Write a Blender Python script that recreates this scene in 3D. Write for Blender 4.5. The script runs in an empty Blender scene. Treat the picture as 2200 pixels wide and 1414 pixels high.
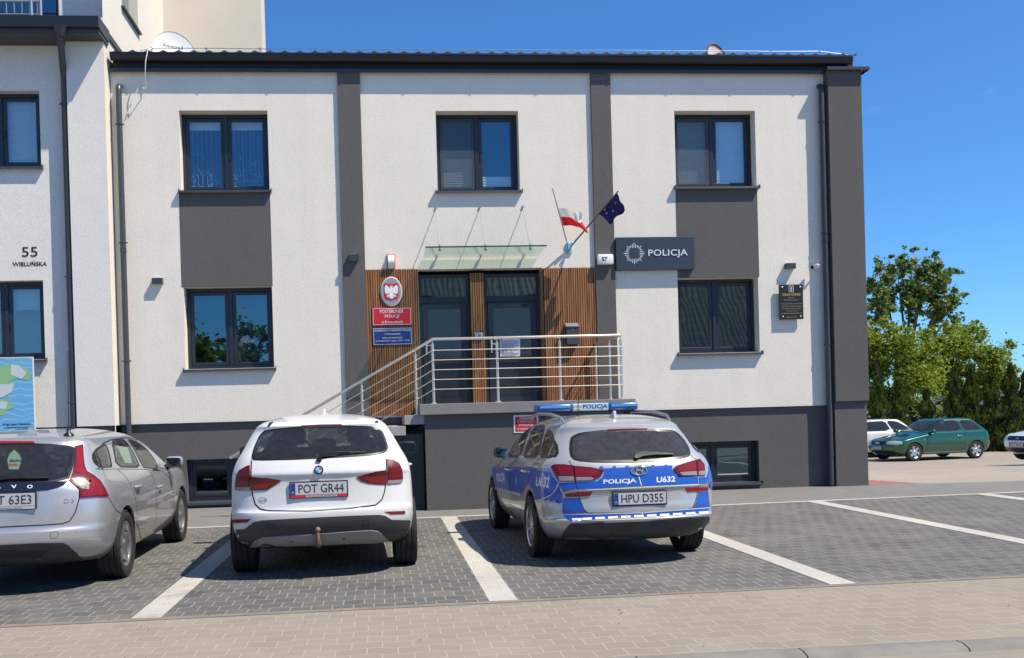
import bpy, bmesh, math, random
from mathutils import Vector, Matrix
from mathutils.bvhtree import BVHTree
random.seed(7)
SC = bpy.context.scene
COL = SC.collection
R = math.radians

# ---------------------------------------------------------------- camera
CF, CX, CY, CROLL, CYAW, CPIT, CD = 2050.0, 998.534, 908.573, 0.0277165, 0.0849486, -0.0067955, 17.14979
CAMP = Vector((-CD*math.sin(CYAW), -CD*math.cos(CYAW), 1.48))
_fw = Vector((math.sin(CYAW)*math.cos(CPIT), math.cos(CYAW)*math.cos(CPIT), math.sin(CPIT)))
_r = Vector((math.cos(CYAW), -math.sin(CYAW), 0)); _u = _r.cross(_fw)
_cr, _sr = math.cos(CROLL), math.sin(CROLL)
CE1 = _r*_cr - _u*_sr
CE2 = _r*_sr + _u*_cr
cam = bpy.data.cameras.new("camera"); camo = bpy.data.objects.new("camera", cam); COL.objects.link(camo)
mw = Matrix.Identity(4)
for i in range(3):
    mw[i][0] = CE1[i]; mw[i][1] = CE2[i]; mw[i][2] = -_fw[i]; mw[i][3] = CAMP[i]
camo.matrix_world = mw
cam.sensor_width = 36.0; cam.lens = CF/2200*36
cam.shift_x = (1100-CX)/2200; cam.shift_y = (CY-707)/2200
cam.clip_end = 2000
SC.camera = camo

# ---------------------------------------------------------------- light
LDIR = Vector((-0.57, 0.33, -1.0)).normalized()
world = bpy.data.worlds.new("World"); SC.world = world; world.use_nodes = True
wt = world.node_tree; bg = wt.nodes['Background']
sky = wt.nodes.new('ShaderNodeTexSky'); sky.sky_type = 'NISHITA'; sky.sun_disc = False
sky.sun_elevation = math.asin(-LDIR.z); sky.sun_rotation = math.atan2(-LDIR.x, -LDIR.y)
sky.air_density = 1.0; sky.dust_density = 0.15; sky.ozone_density = 2.6; sky.altitude = 300
tint = wt.nodes.new('ShaderNodeVectorMath'); tint.operation = 'MULTIPLY'; tint.inputs[1].default_value = (0.43, 0.82, 1.24)   # the deep blue of a very clear sky
wt.links.new(sky.outputs[0], tint.inputs[0]); # a faint high streak of cirrus low in the right of the sky
geo = wt.nodes.new('ShaderNodeNewGeometry'); dt = wt.nodes.new('ShaderNodeVectorMath'); dt.operation = 'DOT_PRODUCT'
sn = Vector((0.8, 0.5, 0.3)).cross(Vector((0.4, 0.8, 0.2)))
STREAK = dt
wn = wt.nodes.new('ShaderNodeTexNoise'); wn.inputs['Scale'].default_value = 9; wn.inputs['Detail'].default_value = 6; wt.links.new(geo.outputs['Incoming'], wn.inputs['Vector']); wt.links.new(geo.outputs['Incoming'], dt.inputs[0])
ab = wt.nodes.new('ShaderNodeMath'); ab.operation = 'ABSOLUTE'; wt.links.new(dt.outputs['Value'], ab.inputs[0])
mrs = wt.nodes.new('ShaderNodeMapRange'); mrs.inputs[1].default_value = 0.010; mrs.inputs[2].default_value = 0.0; mrs.inputs[3].default_value = 0; mrs.inputs[4].default_value = 0.5; wt.links.new(ab.outputs[0], mrs.inputs[0])
nm_ = wt.nodes.new('ShaderNodeMapRange'); nm_.inputs[1].default_value = 0.45; nm_.inputs[2].default_value = 0.75; wt.links.new(wn.outputs['Fac'], nm_.inputs[0])
ms0 = wt.nodes.new('ShaderNodeMath'); ms0.operation = 'MULTIPLY'; wt.links.new(mrs.outputs[0], ms0.inputs[0]); wt.links.new(nm_.outputs[0], ms0.inputs[1])
mxc = wt.nodes.new('ShaderNodeMix'); mxc.data_type = 'RGBA'; mxc.inputs[7].default_value = (7, 8, 9, 1); wt.links.new(ms0.outputs[0], mxc.inputs[0]); wt.links.new(tint.outputs[0], mxc.inputs[6])
wt.links.new(mxc.outputs[2], bg.inputs[0]); bg.inputs[1].default_value = 0.10
sl = bpy.data.lights.new("sun", 'SUN'); sl.energy = 5.0; sl.angle = R(0.53); sl.color = (1, 0.91, 0.76)
so = bpy.data.objects.new("sun", sl); COL.objects.link(so)
so.rotation_euler = LDIR.to_track_quat('-Z', 'Y').to_euler(); so.location = (20, -10, 30)
SC.view_settings.view_transform = 'Standard'; SC.view_settings.look = 'None'
SC.view_settings.exposure = 0.45; SC.view_settings.gamma = 1
SC.cycles.max_bounces = 8; SC.cycles.transparent_max_bounces = 12
SC.cycles.caustics_reflective = False; SC.cycles.caustics_refractive = False

def ray(px, py):
    "direction through a point of the 2200 x 1414 photograph"
    return (_fw*CF + CE1*(px-CX) - CE2*(py-CY)).normalized()
STREAK.inputs[1].default_value = ray(1860, 228).cross(ray(2200, 168)).normalized()
def F(px, py, y=0.0):
    "point on the vertical plane at depth y behind a pixel of the photograph"
    d = ray(px, py); t = (y-CAMP.y)/d.y
    p = CAMP + d*t
    return p.x, p.z

# ---------------------------------------------------------------- helpers
def lin(c): return tuple(((v/255.0)/12.92 if v/255.0 <= 0.04045 else ((v/255.0+0.055)/1.055)**2.4) for v in c)
MATS = {}
def nodes(m):
    m.use_nodes = True
    return m.node_tree, m.node_tree.nodes, m.node_tree.links, m.node_tree.nodes['Principled BSDF']
def mat(name, col, rough=0.6, metal=0.0, spec=0.5, coat=0.0, var=0.0, vscale=6.0, bump=0.0, bscale=80.0, bdist=0.01, detail=3.0, trans=0.0, sheen=0.0):
    if name in MATS: return MATS[name]
    m = bpy.data.materials.new(name); nt, N, L, b = nodes(m)
    b.inputs['Base Color'].default_value = (*col, 1); b.inputs['Roughness'].default_value = rough
    b.inputs['Metallic'].default_value = metal; b.inputs['Specular IOR Level'].default_value = spec
    b.inputs['Coat Weight'].default_value = coat; b.inputs['Coat Roughness'].default_value = 0.03
    if trans: b.inputs['Transmission Weight'].default_value = trans
    if var or bump:
        tc = N.new('ShaderNodeTexCoord')
    if var:
        n = N.new('ShaderNodeTexNoise'); n.inputs['Scale'].default_value = vscale; n.inputs['Detail'].default_value = 6
        L.new(tc.outputs['Object'], n.inputs['Vector'])
        r = N.new('ShaderNodeMapRange'); r.inputs[1].default_value = 0.25; r.inputs[2].default_value = 0.75
        r.inputs[3].default_value = 1-var; r.inputs[4].default_value = 1+var
        L.new(n.outputs['Fac'], r.inputs[0])
        mx = N.new('ShaderNodeVectorMath'); mx.operation = 'SCALE'; mx.inputs[0].default_value = col
        L.new(r.outputs[0], mx.inputs['Scale']); L.new(mx.outputs[0], b.inputs['Base Color'])
    if bump:
        n2 = N.new('ShaderNodeTexNoise'); n2.inputs['Scale'].default_value = bscale; n2.inputs['Detail'].default_value = detail
        L.new(tc.outputs['Object'], n2.inputs['Vector'])
        bp = N.new('ShaderNodeBump'); bp.inputs['Strength'].default_value = bump; bp.inputs['Distance'].default_value = bdist
        L.new(n2.outputs['Fac'], bp.inputs['Height']); L.new(bp.outputs[0], b.inputs['Normal'])
    MATS[name] = m
    return m

def plaster(name, col, stain=0.05):
    m = bpy.data.materials.new(name); nt, N, L, b = nodes(m)
    tc = N.new('ShaderNodeTexCoord'); b.inputs['Roughness'].default_value = 0.92; b.inputs['Specular IOR Level'].default_value = 0.2
    def noise(s, d, vec=None):
        n = N.new('ShaderNodeTexNoise'); n.inputs['Scale'].default_value = s; n.inputs['Detail'].default_value = d
        L.new(vec or tc.outputs['Object'], n.inputs['Vector']); return n
    big = noise(0.9, 5); fine = noise(28, 3)
    mp = N.new('ShaderNodeMapping'); mp.inputs['Scale'].default_value = (3.5, 3.5, 0.35); L.new(tc.outputs['Object'], mp.inputs['Vector'])
    streak = noise(1.0, 5, mp.outputs[0])
    a = N.new('ShaderNodeMath'); a.operation = 'MULTIPLY_ADD'; a.inputs[1].default_value = stain*2; a.inputs[2].default_value = 1-stain
    L.new(big.outputs['Fac'], a.inputs[0])
    s2 = N.new('ShaderNodeMath'); s2.operation = 'MULTIPLY_ADD'; s2.inputs[1].default_value = stain*1.6; s2.inputs[2].default_value = 1-stain*0.8
    L.new(streak.outputs['Fac'], s2.inputs[0])
    f2 = N.new('ShaderNodeMath'); f2.operation = 'MULTIPLY_ADD'; f2.inputs[1].default_value = 0.30; f2.inputs[2].default_value = 0.85
    L.new(fine.outputs['Fac'], f2.inputs[0])
    m1 = N.new('ShaderNodeMath'); m1.operation = 'MULTIPLY'; L.new(a.outputs[0], m1.inputs[0]); L.new(s2.outputs[0], m1.inputs[1])
    m2 = N.new('ShaderNodeMath'); m2.operation = 'MULTIPLY'; L.new(m1.outputs[0], m2.inputs[0]); L.new(f2.outputs[0], m2.inputs[1])
    mx = N.new('ShaderNodeVectorMath'); mx.operation = 'SCALE'; mx.inputs[0].default_value = col
    L.new(m2.outputs[0], mx.inputs['Scale']); L.new(mx.outputs[0], b.inputs['Base Color'])
    g = noise(62, 3.5); g2 = noise(2.2, 3)
    ad = N.new('ShaderNodeMath'); ad.operation = 'MULTIPLY_ADD'; ad.inputs[1].default_value = 1.6; L.new(g2.outputs['Fac'], ad.inputs[0]); L.new(g.outputs['Fac'], ad.inputs[2])
    bp = N.new('ShaderNodeBump'); bp.inputs['Strength'].default_value = 0.5; bp.inputs['Distance'].default_value = 0.007
    L.new(ad.outputs[0], bp.inputs['Height']); L.new(bp.outputs[0], b.inputs['Normal'])
    MATS[name] = m; return m

def glass(name, tint=(0.5, 0.55, 0.55), refl=0.12, rcol=(1, 1, 1), rough=0.0, warp=0.0, dust=0.0):
    m = bpy.data.materials.new(name); m.use_nodes = True; nt = m.node_tree; N = nt.nodes; L = nt.links
    for n in list(N): N.remove(n)
    out = N.new('ShaderNodeOutputMaterial'); mx = N.new('ShaderNodeMixShader')
    tr = N.new('ShaderNodeBsdfTransparent'); tr.inputs[0].default_value = (*tint, 1)
    gl = N.new('ShaderNodeBsdfGlossy'); gl.inputs['Roughness'].default_value = rough; gl.inputs['Color'].default_value = (*rcol, 1)
    if warp:   # float glass is never quite flat: reflections bend
        g_ = N.new('ShaderNodeNewGeometry'); wn_ = N.new('ShaderNodeTexNoise'); wn_.inputs['Scale'].default_value = 1.6; wn_.inputs['Detail'].default_value = 1; L.new(g_.outputs['Position'], wn_.inputs['Vector'])
        bp = N.new('ShaderNodeBump'); bp.inputs['Strength'].default_value = 1.0; bp.inputs['Distance'].default_value = warp*0.1; L.new(wn_.outputs['Fac'], bp.inputs['Height']); L.new(bp.outputs[0], gl.inputs['Normal'])
    lw = N.new('ShaderNodeLayerWeight'); lw.inputs[0].default_value = 0.25
    mr = N.new('ShaderNodeMapRange'); mr.inputs[3].default_value = refl; mr.inputs[4].default_value = 1.0
    pw = N.new('ShaderNodeMath'); pw.operation = 'POWER'; pw.inputs[1].default_value = 2.2
    L.new(lw.outputs['Facing'], pw.inputs[0]); L.new(pw.outputs[0], mr.inputs[0])
    L.new(mr.outputs[0], mx.inputs[0]); L.new(tr.outputs[0], mx.inputs[1]); L.new(gl.outputs[0], mx.inputs[2])
    if dust:   # a thin grey film of road dust, uneven
        df = N.new('ShaderNodeBsdfDiffuse'); df.inputs[0].default_value = (0.30, 0.285, 0.26, 1); m2 = N.new('ShaderNodeMixShader')
        tc = N.new('ShaderNodeTexCoord'); dn = N.new('ShaderNodeTexNoise'); dn.inputs['Scale'].default_value = 16; dn.inputs['Detail'].default_value = 8; L.new(tc.outputs['Object'], dn.inputs['Vector'])
        dr = N.new('ShaderNodeMapRange'); dr.inputs[1].default_value = 0.3; dr.inputs[2].default_value = 0.75; dr.inputs[3].default_value = dust*0.75; dr.inputs[4].default_value = dust*1.3; L.new(dn.outputs['Fac'], dr.inputs[0])
        L.new(dr.outputs[0], m2.inputs[0]); L.new(mx.outputs[0], m2.inputs[1]); L.new(df.outputs[0], m2.inputs[2]); L.new(m2.outputs[0], out.inputs[0])
    else: L.new(mx.outputs[0], out.inputs[0])
    MATS[name] = m; return m

def thing(name, label, cat, loc=(0, 0, 0), group=None, rz=0.0):
    o = bpy.data.objects.new(name, None); COL.objects.link(o); o.location = loc; o.rotation_euler = (0, 0, rz)
    o.empty_display_size = 0.2
    o['label'] = label; o['category'] = cat
    if group: o['group'] = group
    return o
def tag(o, label=None, cat=None, group=None, kind=None):
    if label: o['label'] = label
    if cat: o['category'] = cat
    if group: o['group'] = group
    if kind: o['kind'] = kind
    return o
def base_of(o):
    p = Vector((0, 0, 0))
    while o is not None:
        p += o.location; o = o.parent
    return p
def link_mesh(name, me, m, parent=None):
    o = bpy.data.objects.new(name, me); COL.objects.link(o)
    if m is not None:
        ms = m if isinstance(m, (list, tuple)) else [m]
        for k in ms: me.materials.append(k)
    if parent is not None: o.parent = parent
    return o

class MB:
    def __init__(s): s.bm = bmesh.new(); s.mi = 0
    def _f(s, vs):
        try:
            f = s.bm.faces.new(vs); f.material_index = s.mi; return f
        except ValueError: return None
    def quad(s, *pts): return s._f([s.bm.verts.new(p) for p in pts])
    def box(s, x0, x1, y0, y1, z0, z1, bev=0.0):
        v = [s.bm.verts.new((x, y, z)) for x in (x0, x1) for y in (y0, y1) for z in (z0, z1)]
        fs = [s._f([v[i] for i in q]) for q in ((0, 1, 3, 2), (4, 6, 7, 5), (0, 4, 5, 1), (2, 3, 7, 6), (0, 2, 6, 4), (1, 5, 7, 3))]
        if bev > 0:
            es = {e for f in fs for e in f.edges}
            r = bmesh.ops.bevel(s.bm, geom=list(es), offset=bev, segments=2, affect='EDGES', profile=0.5)
            for f in r['faces']: f.material_index = s.mi
        return s
    def prism(s, pts, d):
        "polygon of 3D points extruded by the vector d"
        d = Vector(d); a = [s.bm.verts.new(p) for p in pts]; b = [s.bm.verts.new(Vector(p)+d) for p in pts]
        s._f(a); s._f(b[::-1])
        n = len(a)
        for i in range(n): s._f([a[(i+1) % n], a[i], b[i], b[(i+1) % n]])
        return s
    def tube(s, path, r, n=10, cap=True):
        path = [Vector(p) for p in path]; rs = r if isinstance(r, (list, tuple)) else [r]*len(path)
        rings = []; up = None
        for i, p in enumerate(path):
            t = (path[min(i+1, len(path)-1)] - path[max(i-1, 0)]).normalized()
            if up is None:
                up = Vector((0, 0, 1)) if abs(t.z) < 0.9 else Vector((0, 1, 0))
            a = t.cross(up)
            if a.length < 1e-4: a = t.cross(Vector((1, 0, 0)))
            a.normalize(); b = t.cross(a).normalized(); up = -b if b.dot(up) < 0 else b
            rings.append([s.bm.verts.new(p + (a*math.cos(2*math.pi*k/n) + b*math.sin(2*math.pi*k/n))*rs[i]) for k in range(n)])
        for i in range(len(rings)-1):
            for k in range(n): s._f([rings[i][k], rings[i][(k+1) % n], rings[i+1][(k+1) % n], rings[i+1][k]])
        if cap: s._f(rings[0][::-1]); s._f(rings[-1])
        return s
    def lathe(s, prof, axis='z', c=(0, 0, 0), n=24, sx=1.0, cap=True):
        "profile of (radius, height) pairs turned about an axis through c"
        c = Vector(c); rings = []
        for r, h in prof:
            ring = []
            for k in range(n):
                a = 2*math.pi*k/n; ca, sa = r*math.cos(a), r*math.sin(a)
                p = {'z': (ca*sx, sa, h), 'y': (ca*sx, h, sa), 'x': (h, ca, sa)}[axis]
                ring.append(s.bm.verts.new(c+Vector(p)))
            rings.append(ring)
        for i in range(len(rings)-1):
            for k in range(n): s._f([rings[i][k], rings[i][(k+1) % n], rings[i+1][(k+1) % n], rings[i+1][k]])
        if cap and prof[0][0] > 1e-5: s._f(rings[0][::-1])
        if cap and prof[-1][0] > 1e-5: s._f(rings[-1])
        return s
    def ball(s, c, r, sc=(1, 1, 1), seg=14):
        mtx = Matrix.Translation(c) @ Matrix.Diagonal((r*sc[0], r*sc[1], r*sc[2], 1))
        res = bmesh.ops.create_uvsphere(s.bm, u_segments=seg, v_segments=seg//2+2, radius=1.0, matrix=mtx)
        for v in res['verts']:
            for f in v.link_faces: f.material_index = s.mi
        return s
    def add_mesh(s, me, mtx):
        tmp = bmesh.new(); tmp.from_mesh(me); tmp.transform(mtx)
        me2 = bpy.data.meshes.new("tmp"); tmp.to_mesh(me2); tmp.free()
        n0 = len(s.bm.faces); s.bm.from_mesh(me2); bpy.data.meshes.remove(me2)
        s.bm.faces.ensure_lookup_table()
        for f in s.bm.faces[n0:]: f.material_index = s.mi
        return s
    def build(s, name, m, parent=None, smooth=None, local=False, origin=None, normals=True, merge=0.0):
        off = Vector((0, 0, 0))
        if parent is not None and not local: off = base_of(parent)
        if origin is not None: off = Vector(origin)
        if off.length > 0:
            for v in s.bm.verts: v.co -= off
        if merge: bmesh.ops.remove_doubles(s.bm, verts=s.bm.verts[:], dist=merge)
        if normals: bmesh.ops.recalc_face_normals(s.bm, faces=s.bm.faces[:])
        me = bpy.data.meshes.new(name); s.bm.to_mesh(me); s.bm.free()
        if smooth is not None:
            me.shade_smooth(); me.set_sharp_from_angle(angle=R(smooth))
        o = link_mesh(name, me, m, parent)
        if origin is not None and parent is None: o.location = origin
        return o

def text_mesh(txt, size=1.0, bold=0.0, spacing=1.0, extr=0.0):
    cu = bpy.data.curves.new("t", 'FONT'); cu.body = txt; cu.size = size; cu.offset = bold; cu.space_character = spacing
    cu.extrude = extr; cu.resolution_u = 3; cu.align_x = 'CENTER'; cu.align_y = 'CENTER'
    o = bpy.data.objects.new("t", cu); COL.objects.link(o)
    dg = bpy.context.evaluated_depsgraph_get(); me = bpy.data.meshes.new_from_object(o.evaluated_get(dg), depsgraph=dg)
    bpy.data.objects.remove(o); bpy.data.curves.remove(cu)
    return me
def write(mb, txt, x, z, y, w=None, h=0.1, bold=0.0, depth=0.003, spacing=1.0):
    "upright lettering facing the camera, centred on x, z and w wide, h tall, standing on the plane y"
    me = text_mesh(txt, 1.0, bold, spacing, 0.5)
    xs = [v.co.x for v in me.vertices]; zs = [v.co.y for v in me.vertices]
    if not xs: return
    wd = max(xs)-min(xs); ht = max(zs)-min(zs); cx = (max(xs)+min(xs))/2; cz = (max(zs)+min(zs))/2
    sz = h/ht; sx = (w/wd) if w else sz
    mtx = Matrix.Translation((x, y-depth/2, z)) @ Matrix.Rotation(R(90), 4, 'X') @ Matrix.Diagonal((sx, sz, depth, 1)) @ Matrix.Translation((-cx, -cz, 0))
    mb.add_mesh(me, mtx); bpy.data.meshes.remove(me)

# ---------------------------------------------------------------- materials
WHITE = plaster('white_plaster', (0.80, 0.745, 0.645), 0.07)
LWHITE = plaster('pale_plaster', (0.74, 0.715, 0.655), 0.04)
CREAM = plaster('cream_plaster', (0.75, 0.69, 0.585), 0.03)
GREY = plaster('grey_plaster', (0.122, 0.116, 0.111), 0.09)
PLINTH = plaster('plinth_plaster', (0.120, 0.114, 0.110), 0.10)
ANTH = mat('anthracite_frame', (0.018, 0.023, 0.034), 0.38, var=0.12, vscale=3)
ANTHM = mat('anthracite_sheet', (0.035, 0.043, 0.056), 0.42, metal=0.0, spec=0.5, var=0.15, vscale=4)
PIPE = mat('anthracite_pipe', (0.045, 0.052, 0.062), 0.33, var=0.1, vscale=3)
ROOFT = mat('dark_roof_tile', (0.03, 0.032, 0.038), 0.5, var=0.2, vscale=5)
STEEL = mat('brushed_steel', (0.78, 0.70, 0.60), 0.42, metal=1.0, var=0.08, vscale=20)
GALV = mat('galvanised_wire', (0.5, 0.52, 0.54), 0.35, metal=1.0)
WOODS = None
def wood():
    m = bpy.data.materials.new('wood_slat'); nt, N, L, b = nodes(m)
    tc = N.new('ShaderNodeTexCoord'); mp = N.new('ShaderNodeMapping'); mp.inputs['Scale'].default_value = (24, 24, 1.2)
    L.new(tc.outputs['Object'], mp.inputs['Vector'])
    n = N.new('ShaderNodeTexNoise'); n.inputs['Scale'].default_value = 1.0; n.inputs['Detail'].default_value = 5; L.new(mp.outputs[0], n.inputs['Vector'])
    cr = N.new('ShaderNodeValToRGB'); cr.color_ramp.elements[0].position = 0.3; cr.color_ramp.elements[1].position = 0.72
    cr.color_ramp.elements[0].color = (0.17, 0.066, 0.022, 1); cr.color_ramp.elements[1].color = (0.44, 0.19, 0.066, 1)
    L.new(n.outputs['Fac'], cr.inputs[0]); L.new(cr.outputs[0], b.inputs['Base Color']); b.inputs['Roughness'].default_value = 0.6
    return m
WOOD = wood()
WOODB = mat('dark_batten_backing', (0.02, 0.011, 0.006), 0.8)
CONC = mat('concrete', (0.33, 0.31, 0.30), 0.85, var=0.15, vscale=4, bump=0.3, bscale=60, bdist=0.004)
LIPC = mat('platform_coping', (0.22, 0.205, 0.205), 0.8, var=0.12, vscale=3, bump=0.2, bscale=50, bdist=0.004)
GLASSW = glass('window_glass', (0.76, 0.84, 0.84), 0.21, (0.55, 0.84, 0.98), warp=0.018)
GLASSC = glass('canopy_glass', (0.80, 0.90, 0.84), 0.08)
WHITEP = mat('white_plastic', (0.8, 0.8, 0.79), 0.4)
BLACKP = mat('black_plastic', (0.012, 0.012, 0.013), 0.45)
REDP = mat('red_enamel', (0.55, 0.02, 0.035), 0.35)
BLUEP = mat('blue_enamel', (0.014, 0.042, 0.20), 0.35)
BLIND = mat('pleated_blind', (0.66, 0.72, 0.72), 0.8)
LACE = mat('lace_curtain', (0.42, 0.45, 0.48), 0.85)
ROOM = mat('room_wall', (0.24, 0.235, 0.225), 0.9)

# ---------------------------------------------------------------- ground
def zlot(y): return 0.0 if y < 2.8 else (-0.45*min(1.0, (y-2.8)/8.5))
def paver(name, c1, c2, cm, bw, rh, ms, amp, bstr=0.4, patch=0.12, sand=0.0, oil=0.0):
    m = bpy.data.materials.new(name); nt, N, L, b = nodes(m)
    g = N.new('ShaderNodeNewGeometry'); sp = N.new('ShaderNodeSeparateXYZ'); L.new(g.outputs['Position'], sp.inputs[0])
    def mth(op, a, bb=None, c=None):
        n = N.new('ShaderNodeMath'); n.operation = op
        for i, v in enumerate((a, bb, c)):
            if v is None: continue
            if isinstance(v, (int, float)): n.inputs[i].default_value = v
            else: L.new(v, n.inputs[i])
        return n.outputs[0]
    pp = mth('PINGPONG', sp.outputs[0], bw)
    wob = mth('SMOOTH_MIN', mth('MAXIMUM', mth('SUBTRACT', pp, bw*0.32), 0.0), bw*0.36, 0.01)
    yy = mth('ADD', sp.outputs[1], mth('MULTIPLY', wob, amp/(bw*0.36)))
    nz = N.new('ShaderNodeTexNoise'); nz.inputs['Scale'].default_value = 7; nz.inputs['Detail'].default_value = 3; L.new(g.outputs['Position'], nz.inputs['Vector'])
    yy = mth('ADD', yy, mth('MULTIPLY', mth('SUBTRACT', nz.outputs['Fac'], 0.5), 0.012))
    xx = mth('ADD', sp.outputs[0], mth('MULTIPLY', mth('SUBTRACT', nz.outputs['Fac'], 0.5), 0.012))
    cb = N.new('ShaderNodeCombineXYZ'); L.new(xx, cb.inputs[0]); L.new(yy, cb.inputs[1])
    br = N.new('ShaderNodeTexBrick'); L.new(cb.outputs[0], br.inputs['Vector'])
    br.inputs['Scale'].default_value = 1; br.inputs['Brick Width'].default_value = bw; br.inputs['Row Height'].default_value = rh
    br.inputs['Mortar Size'].default_value = ms; br.inputs['Mortar Smooth'].default_value = 0.35; br.inputs['Bias'].default_value = -0.1
    br.inputs['Color1'].default_value = (*c1, 1); br.inputs['Color2'].default_value = (*c2, 1); br.inputs['Mortar'].default_value = (*cm, 1)
    # patchy wear and blown sand
    n1 = N.new('ShaderNodeTexNoise'); n1.inputs['Scale'].default_value = 0.45; n1.inputs['Detail'].default_value = 7; n1.inputs['Roughness'].default_value = 0.65
    L.new(g.outputs['Position'], n1.inputs['Vector'])
    n2 = N.new('ShaderNodeTexNoise'); n2.inputs['Scale'].default_value = 90; n2.inputs['Detail'].default_value = 2; L.new(g.outputs['Position'], n2.inputs['Vector'])
    k = mth('MULTIPLY', mth('MULTIPLY_ADD', n1.outputs['Fac'], patch*2, 1-patch), mth('MULTIPLY_ADD', n2.outputs['Fac'], 0.5, 0.75))
    sc = N.new('ShaderNodeVectorMath'); sc.operation = 'SCALE'; L.new(br.outputs['Color'], sc.inputs[0]); L.new(k, sc.inputs['Scale'])
    col = sc.outputs[0]
    if sand:
        n3 = N.new('ShaderNodeTexNoise'); n3.inputs['Scale'].default_value = 1.3; n3.inputs['Detail'].default_value = 8; L.new(g.outputs['Position'], n3.inputs['Vector'])
        ms_ = N.new('ShaderNodeMapRange'); ms_.inputs[1].default_value = 0.48; ms_.inputs[2].default_value = 0.75; ms_.inputs[3].default_value = 0; ms_.inputs[4].default_value = sand
        L.new(n3.outputs['Fac'], ms_.inputs[0])
        mxs = N.new('ShaderNodeMix'); mxs.data_type = 'RGBA'; L.new(ms_.outputs[0], mxs.inputs[0]); L.new(col, mxs.inputs[6]); mxs.inputs[7].default_value = (*cm, 1)
        col = mxs.outputs[2]
    if oil:   # drips and tyre scuffs
        n4 = N.new('ShaderNodeTexNoise'); n4.inputs['Scale'].default_value = 1.7; n4.inputs['Detail'].default_value = 5; n4.inputs['Roughness'].default_value = 0.55; L.new(g.outputs['Position'], n4.inputs['Vector'])
        mo = N.new('ShaderNodeMapRange'); mo.inputs[1].default_value = 0.60; mo.inputs[2].default_value = 0.72; mo.inputs[3].default_value = 1.0; mo.inputs[4].default_value = 1-oil; L.new(n4.outputs['Fac'], mo.inputs[0])
        so2 = N.new('ShaderNodeVectorMath'); so2.operation = 'SCALE'; L.new(col, so2.inputs[0]); L.new(mo.outputs[0], so2.inputs['Scale']); col = so2.outputs[0]
    L.new(col, b.inputs['Base Color']); b.inputs['Roughness'].default_value = 0.88; b.inputs['Specular IOR Level'].default_value = 0.25
    hh = mth('ADD', mth('MULTIPLY', br.outputs['Fac'], -1.0), mth('MULTIPLY', n2.outputs['Fac'], 0.25))
    bp = N.new('ShaderNodeBump'); bp.inputs['Strength'].default_value = bstr; bp.inputs['Distance'].default_value = 0.006
    L.new(hh, bp.inputs['Height']); L.new(bp.outputs[0], b.inputs['Normal'])
    return m
P_DARK = paver('dark_pavers', (0.100, 0.100, 0.098), (0.130, 0.129, 0.125), (0.29, 0.262, 0.21), 0.165, 0.2, 0.0055, 0.03, patch=0.28, sand=0.25, oil=0.35)
P_APR = paver('apron_pavers', (0.162, 0.156, 0.150), (0.192, 0.184, 0.176), (0.22, 0.205, 0.185), 0.2, 0.1, 0.004, 0.0, sand=0.25)
P_BEIGE = paver('beige_pavers', (0.242, 0.214, 0.178), (0.270, 0.239, 0.198), (0.34, 0.30, 0.225), 0.2, 0.165, 0.006, 0.03, sand=0.35)
P_LOT = paver('pale_pavers', (0.27, 0.24, 0.20), (0.31, 0.275, 0.23), (0.33, 0.29, 0.24), 0.2, 0.12, 0.004, 0.0, patch=0.2)
P_RED = paver('red_pavers', (0.24, 0.10, 0.085), (0.27, 0.11, 0.09), (0.26, 0.18, 0.15), 0.2, 0.1, 0.004, 0.0)
P_STRIPE = paver('white_pavers', (0.43, 0.41, 0.375), (0.47, 0.445, 0.405), (0.37, 0.335, 0.28), 0.2, 0.12, 0.003, 0.0, patch=0.3, sand=0.35, oil=0.25)
ASPH = mat('asphalt', (0.25, 0.222, 0.185), 0.9, var=0.2, vscale=2, bump=0.4, bscale=120, bdist=0.004)

def sheet(name, polys, m, z=0.0, kind='structure'):
    mb = MB()
    for poly in polys:
        mb._f([mb.bm.verts.new((x, y, z + zlot(y))) for x, y in poly])
    o = mb.build(name, m, normals=False)
    for f in o.data.polygons: pass
    if o.data.polygons[0].normal.z < 0: o.data.flip_normals()
    if kind: o['kind'] = kind
    return o
ys = [-300, -60, -30, -13.2, -11, -9, 2.8, 11.3, 40, 120, 600]
mb = MB()
for a, b_ in zip(ys[:-1], ys[1:]):
    za, zb = zlot(a)-0.016, zlot(b_)-0.016
    mb.quad((-400, a, za), (400, a, za), (400, b_, zb), (-400, b_, zb))
o = mb.build('ground', P_LOT, merge=0.001); o['kind'] = 'structure'
def yfar(x): return -3.05+0.062*x
def yfront(x): return -9.535+0.024*x
XL, XR = -30.0, 30.0
sheet('parking_pavement', [[(XL, yfront(XL)), (XR, yfront(XR)), (XR, min(yfar(XR), -1.0)), (16, yfar(16)), (-8, yfar(-8)), (XL, -3.6)]], P_DARK, 0.0)
sheet('apron_pavement', [[(XL, -3.6), (-8, yfar(-8)), (16, yfar(16)), (XR, -1.0), (XR, 0.02), (10.2, -0.3), (7.46, -0.02), (7.3, 0.6), (XL, 0.6)]], P_APR, 0.004-0.008)
sheet('red_pavement', [[(7.47, -0.02), (8.6, -0.12), (8.0, 1.6), (7.47, 2.6)]], P_RED, -0.010)
sheet('driveway_pavement', [[(XL, -11.50), (XR, -11.50), (XR, yfront(XR)-0.08), (XL, yfront(XL)-0.08)]], P_BEIGE, 0.0)
st = []
for xc, yb in ((-6.1, None), (-3.31, None), (-0.54, None), (2.31, None), (5.21, None), (8.1, None), (10.9, None)):
    st.append([(xc-0.115, yfront(xc)+0.01), (xc+0.115, yfront(xc)+0.01), (xc+0.115, yfar(xc)+0.0), (xc-0.115, yfar(xc)+0.0)])
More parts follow.
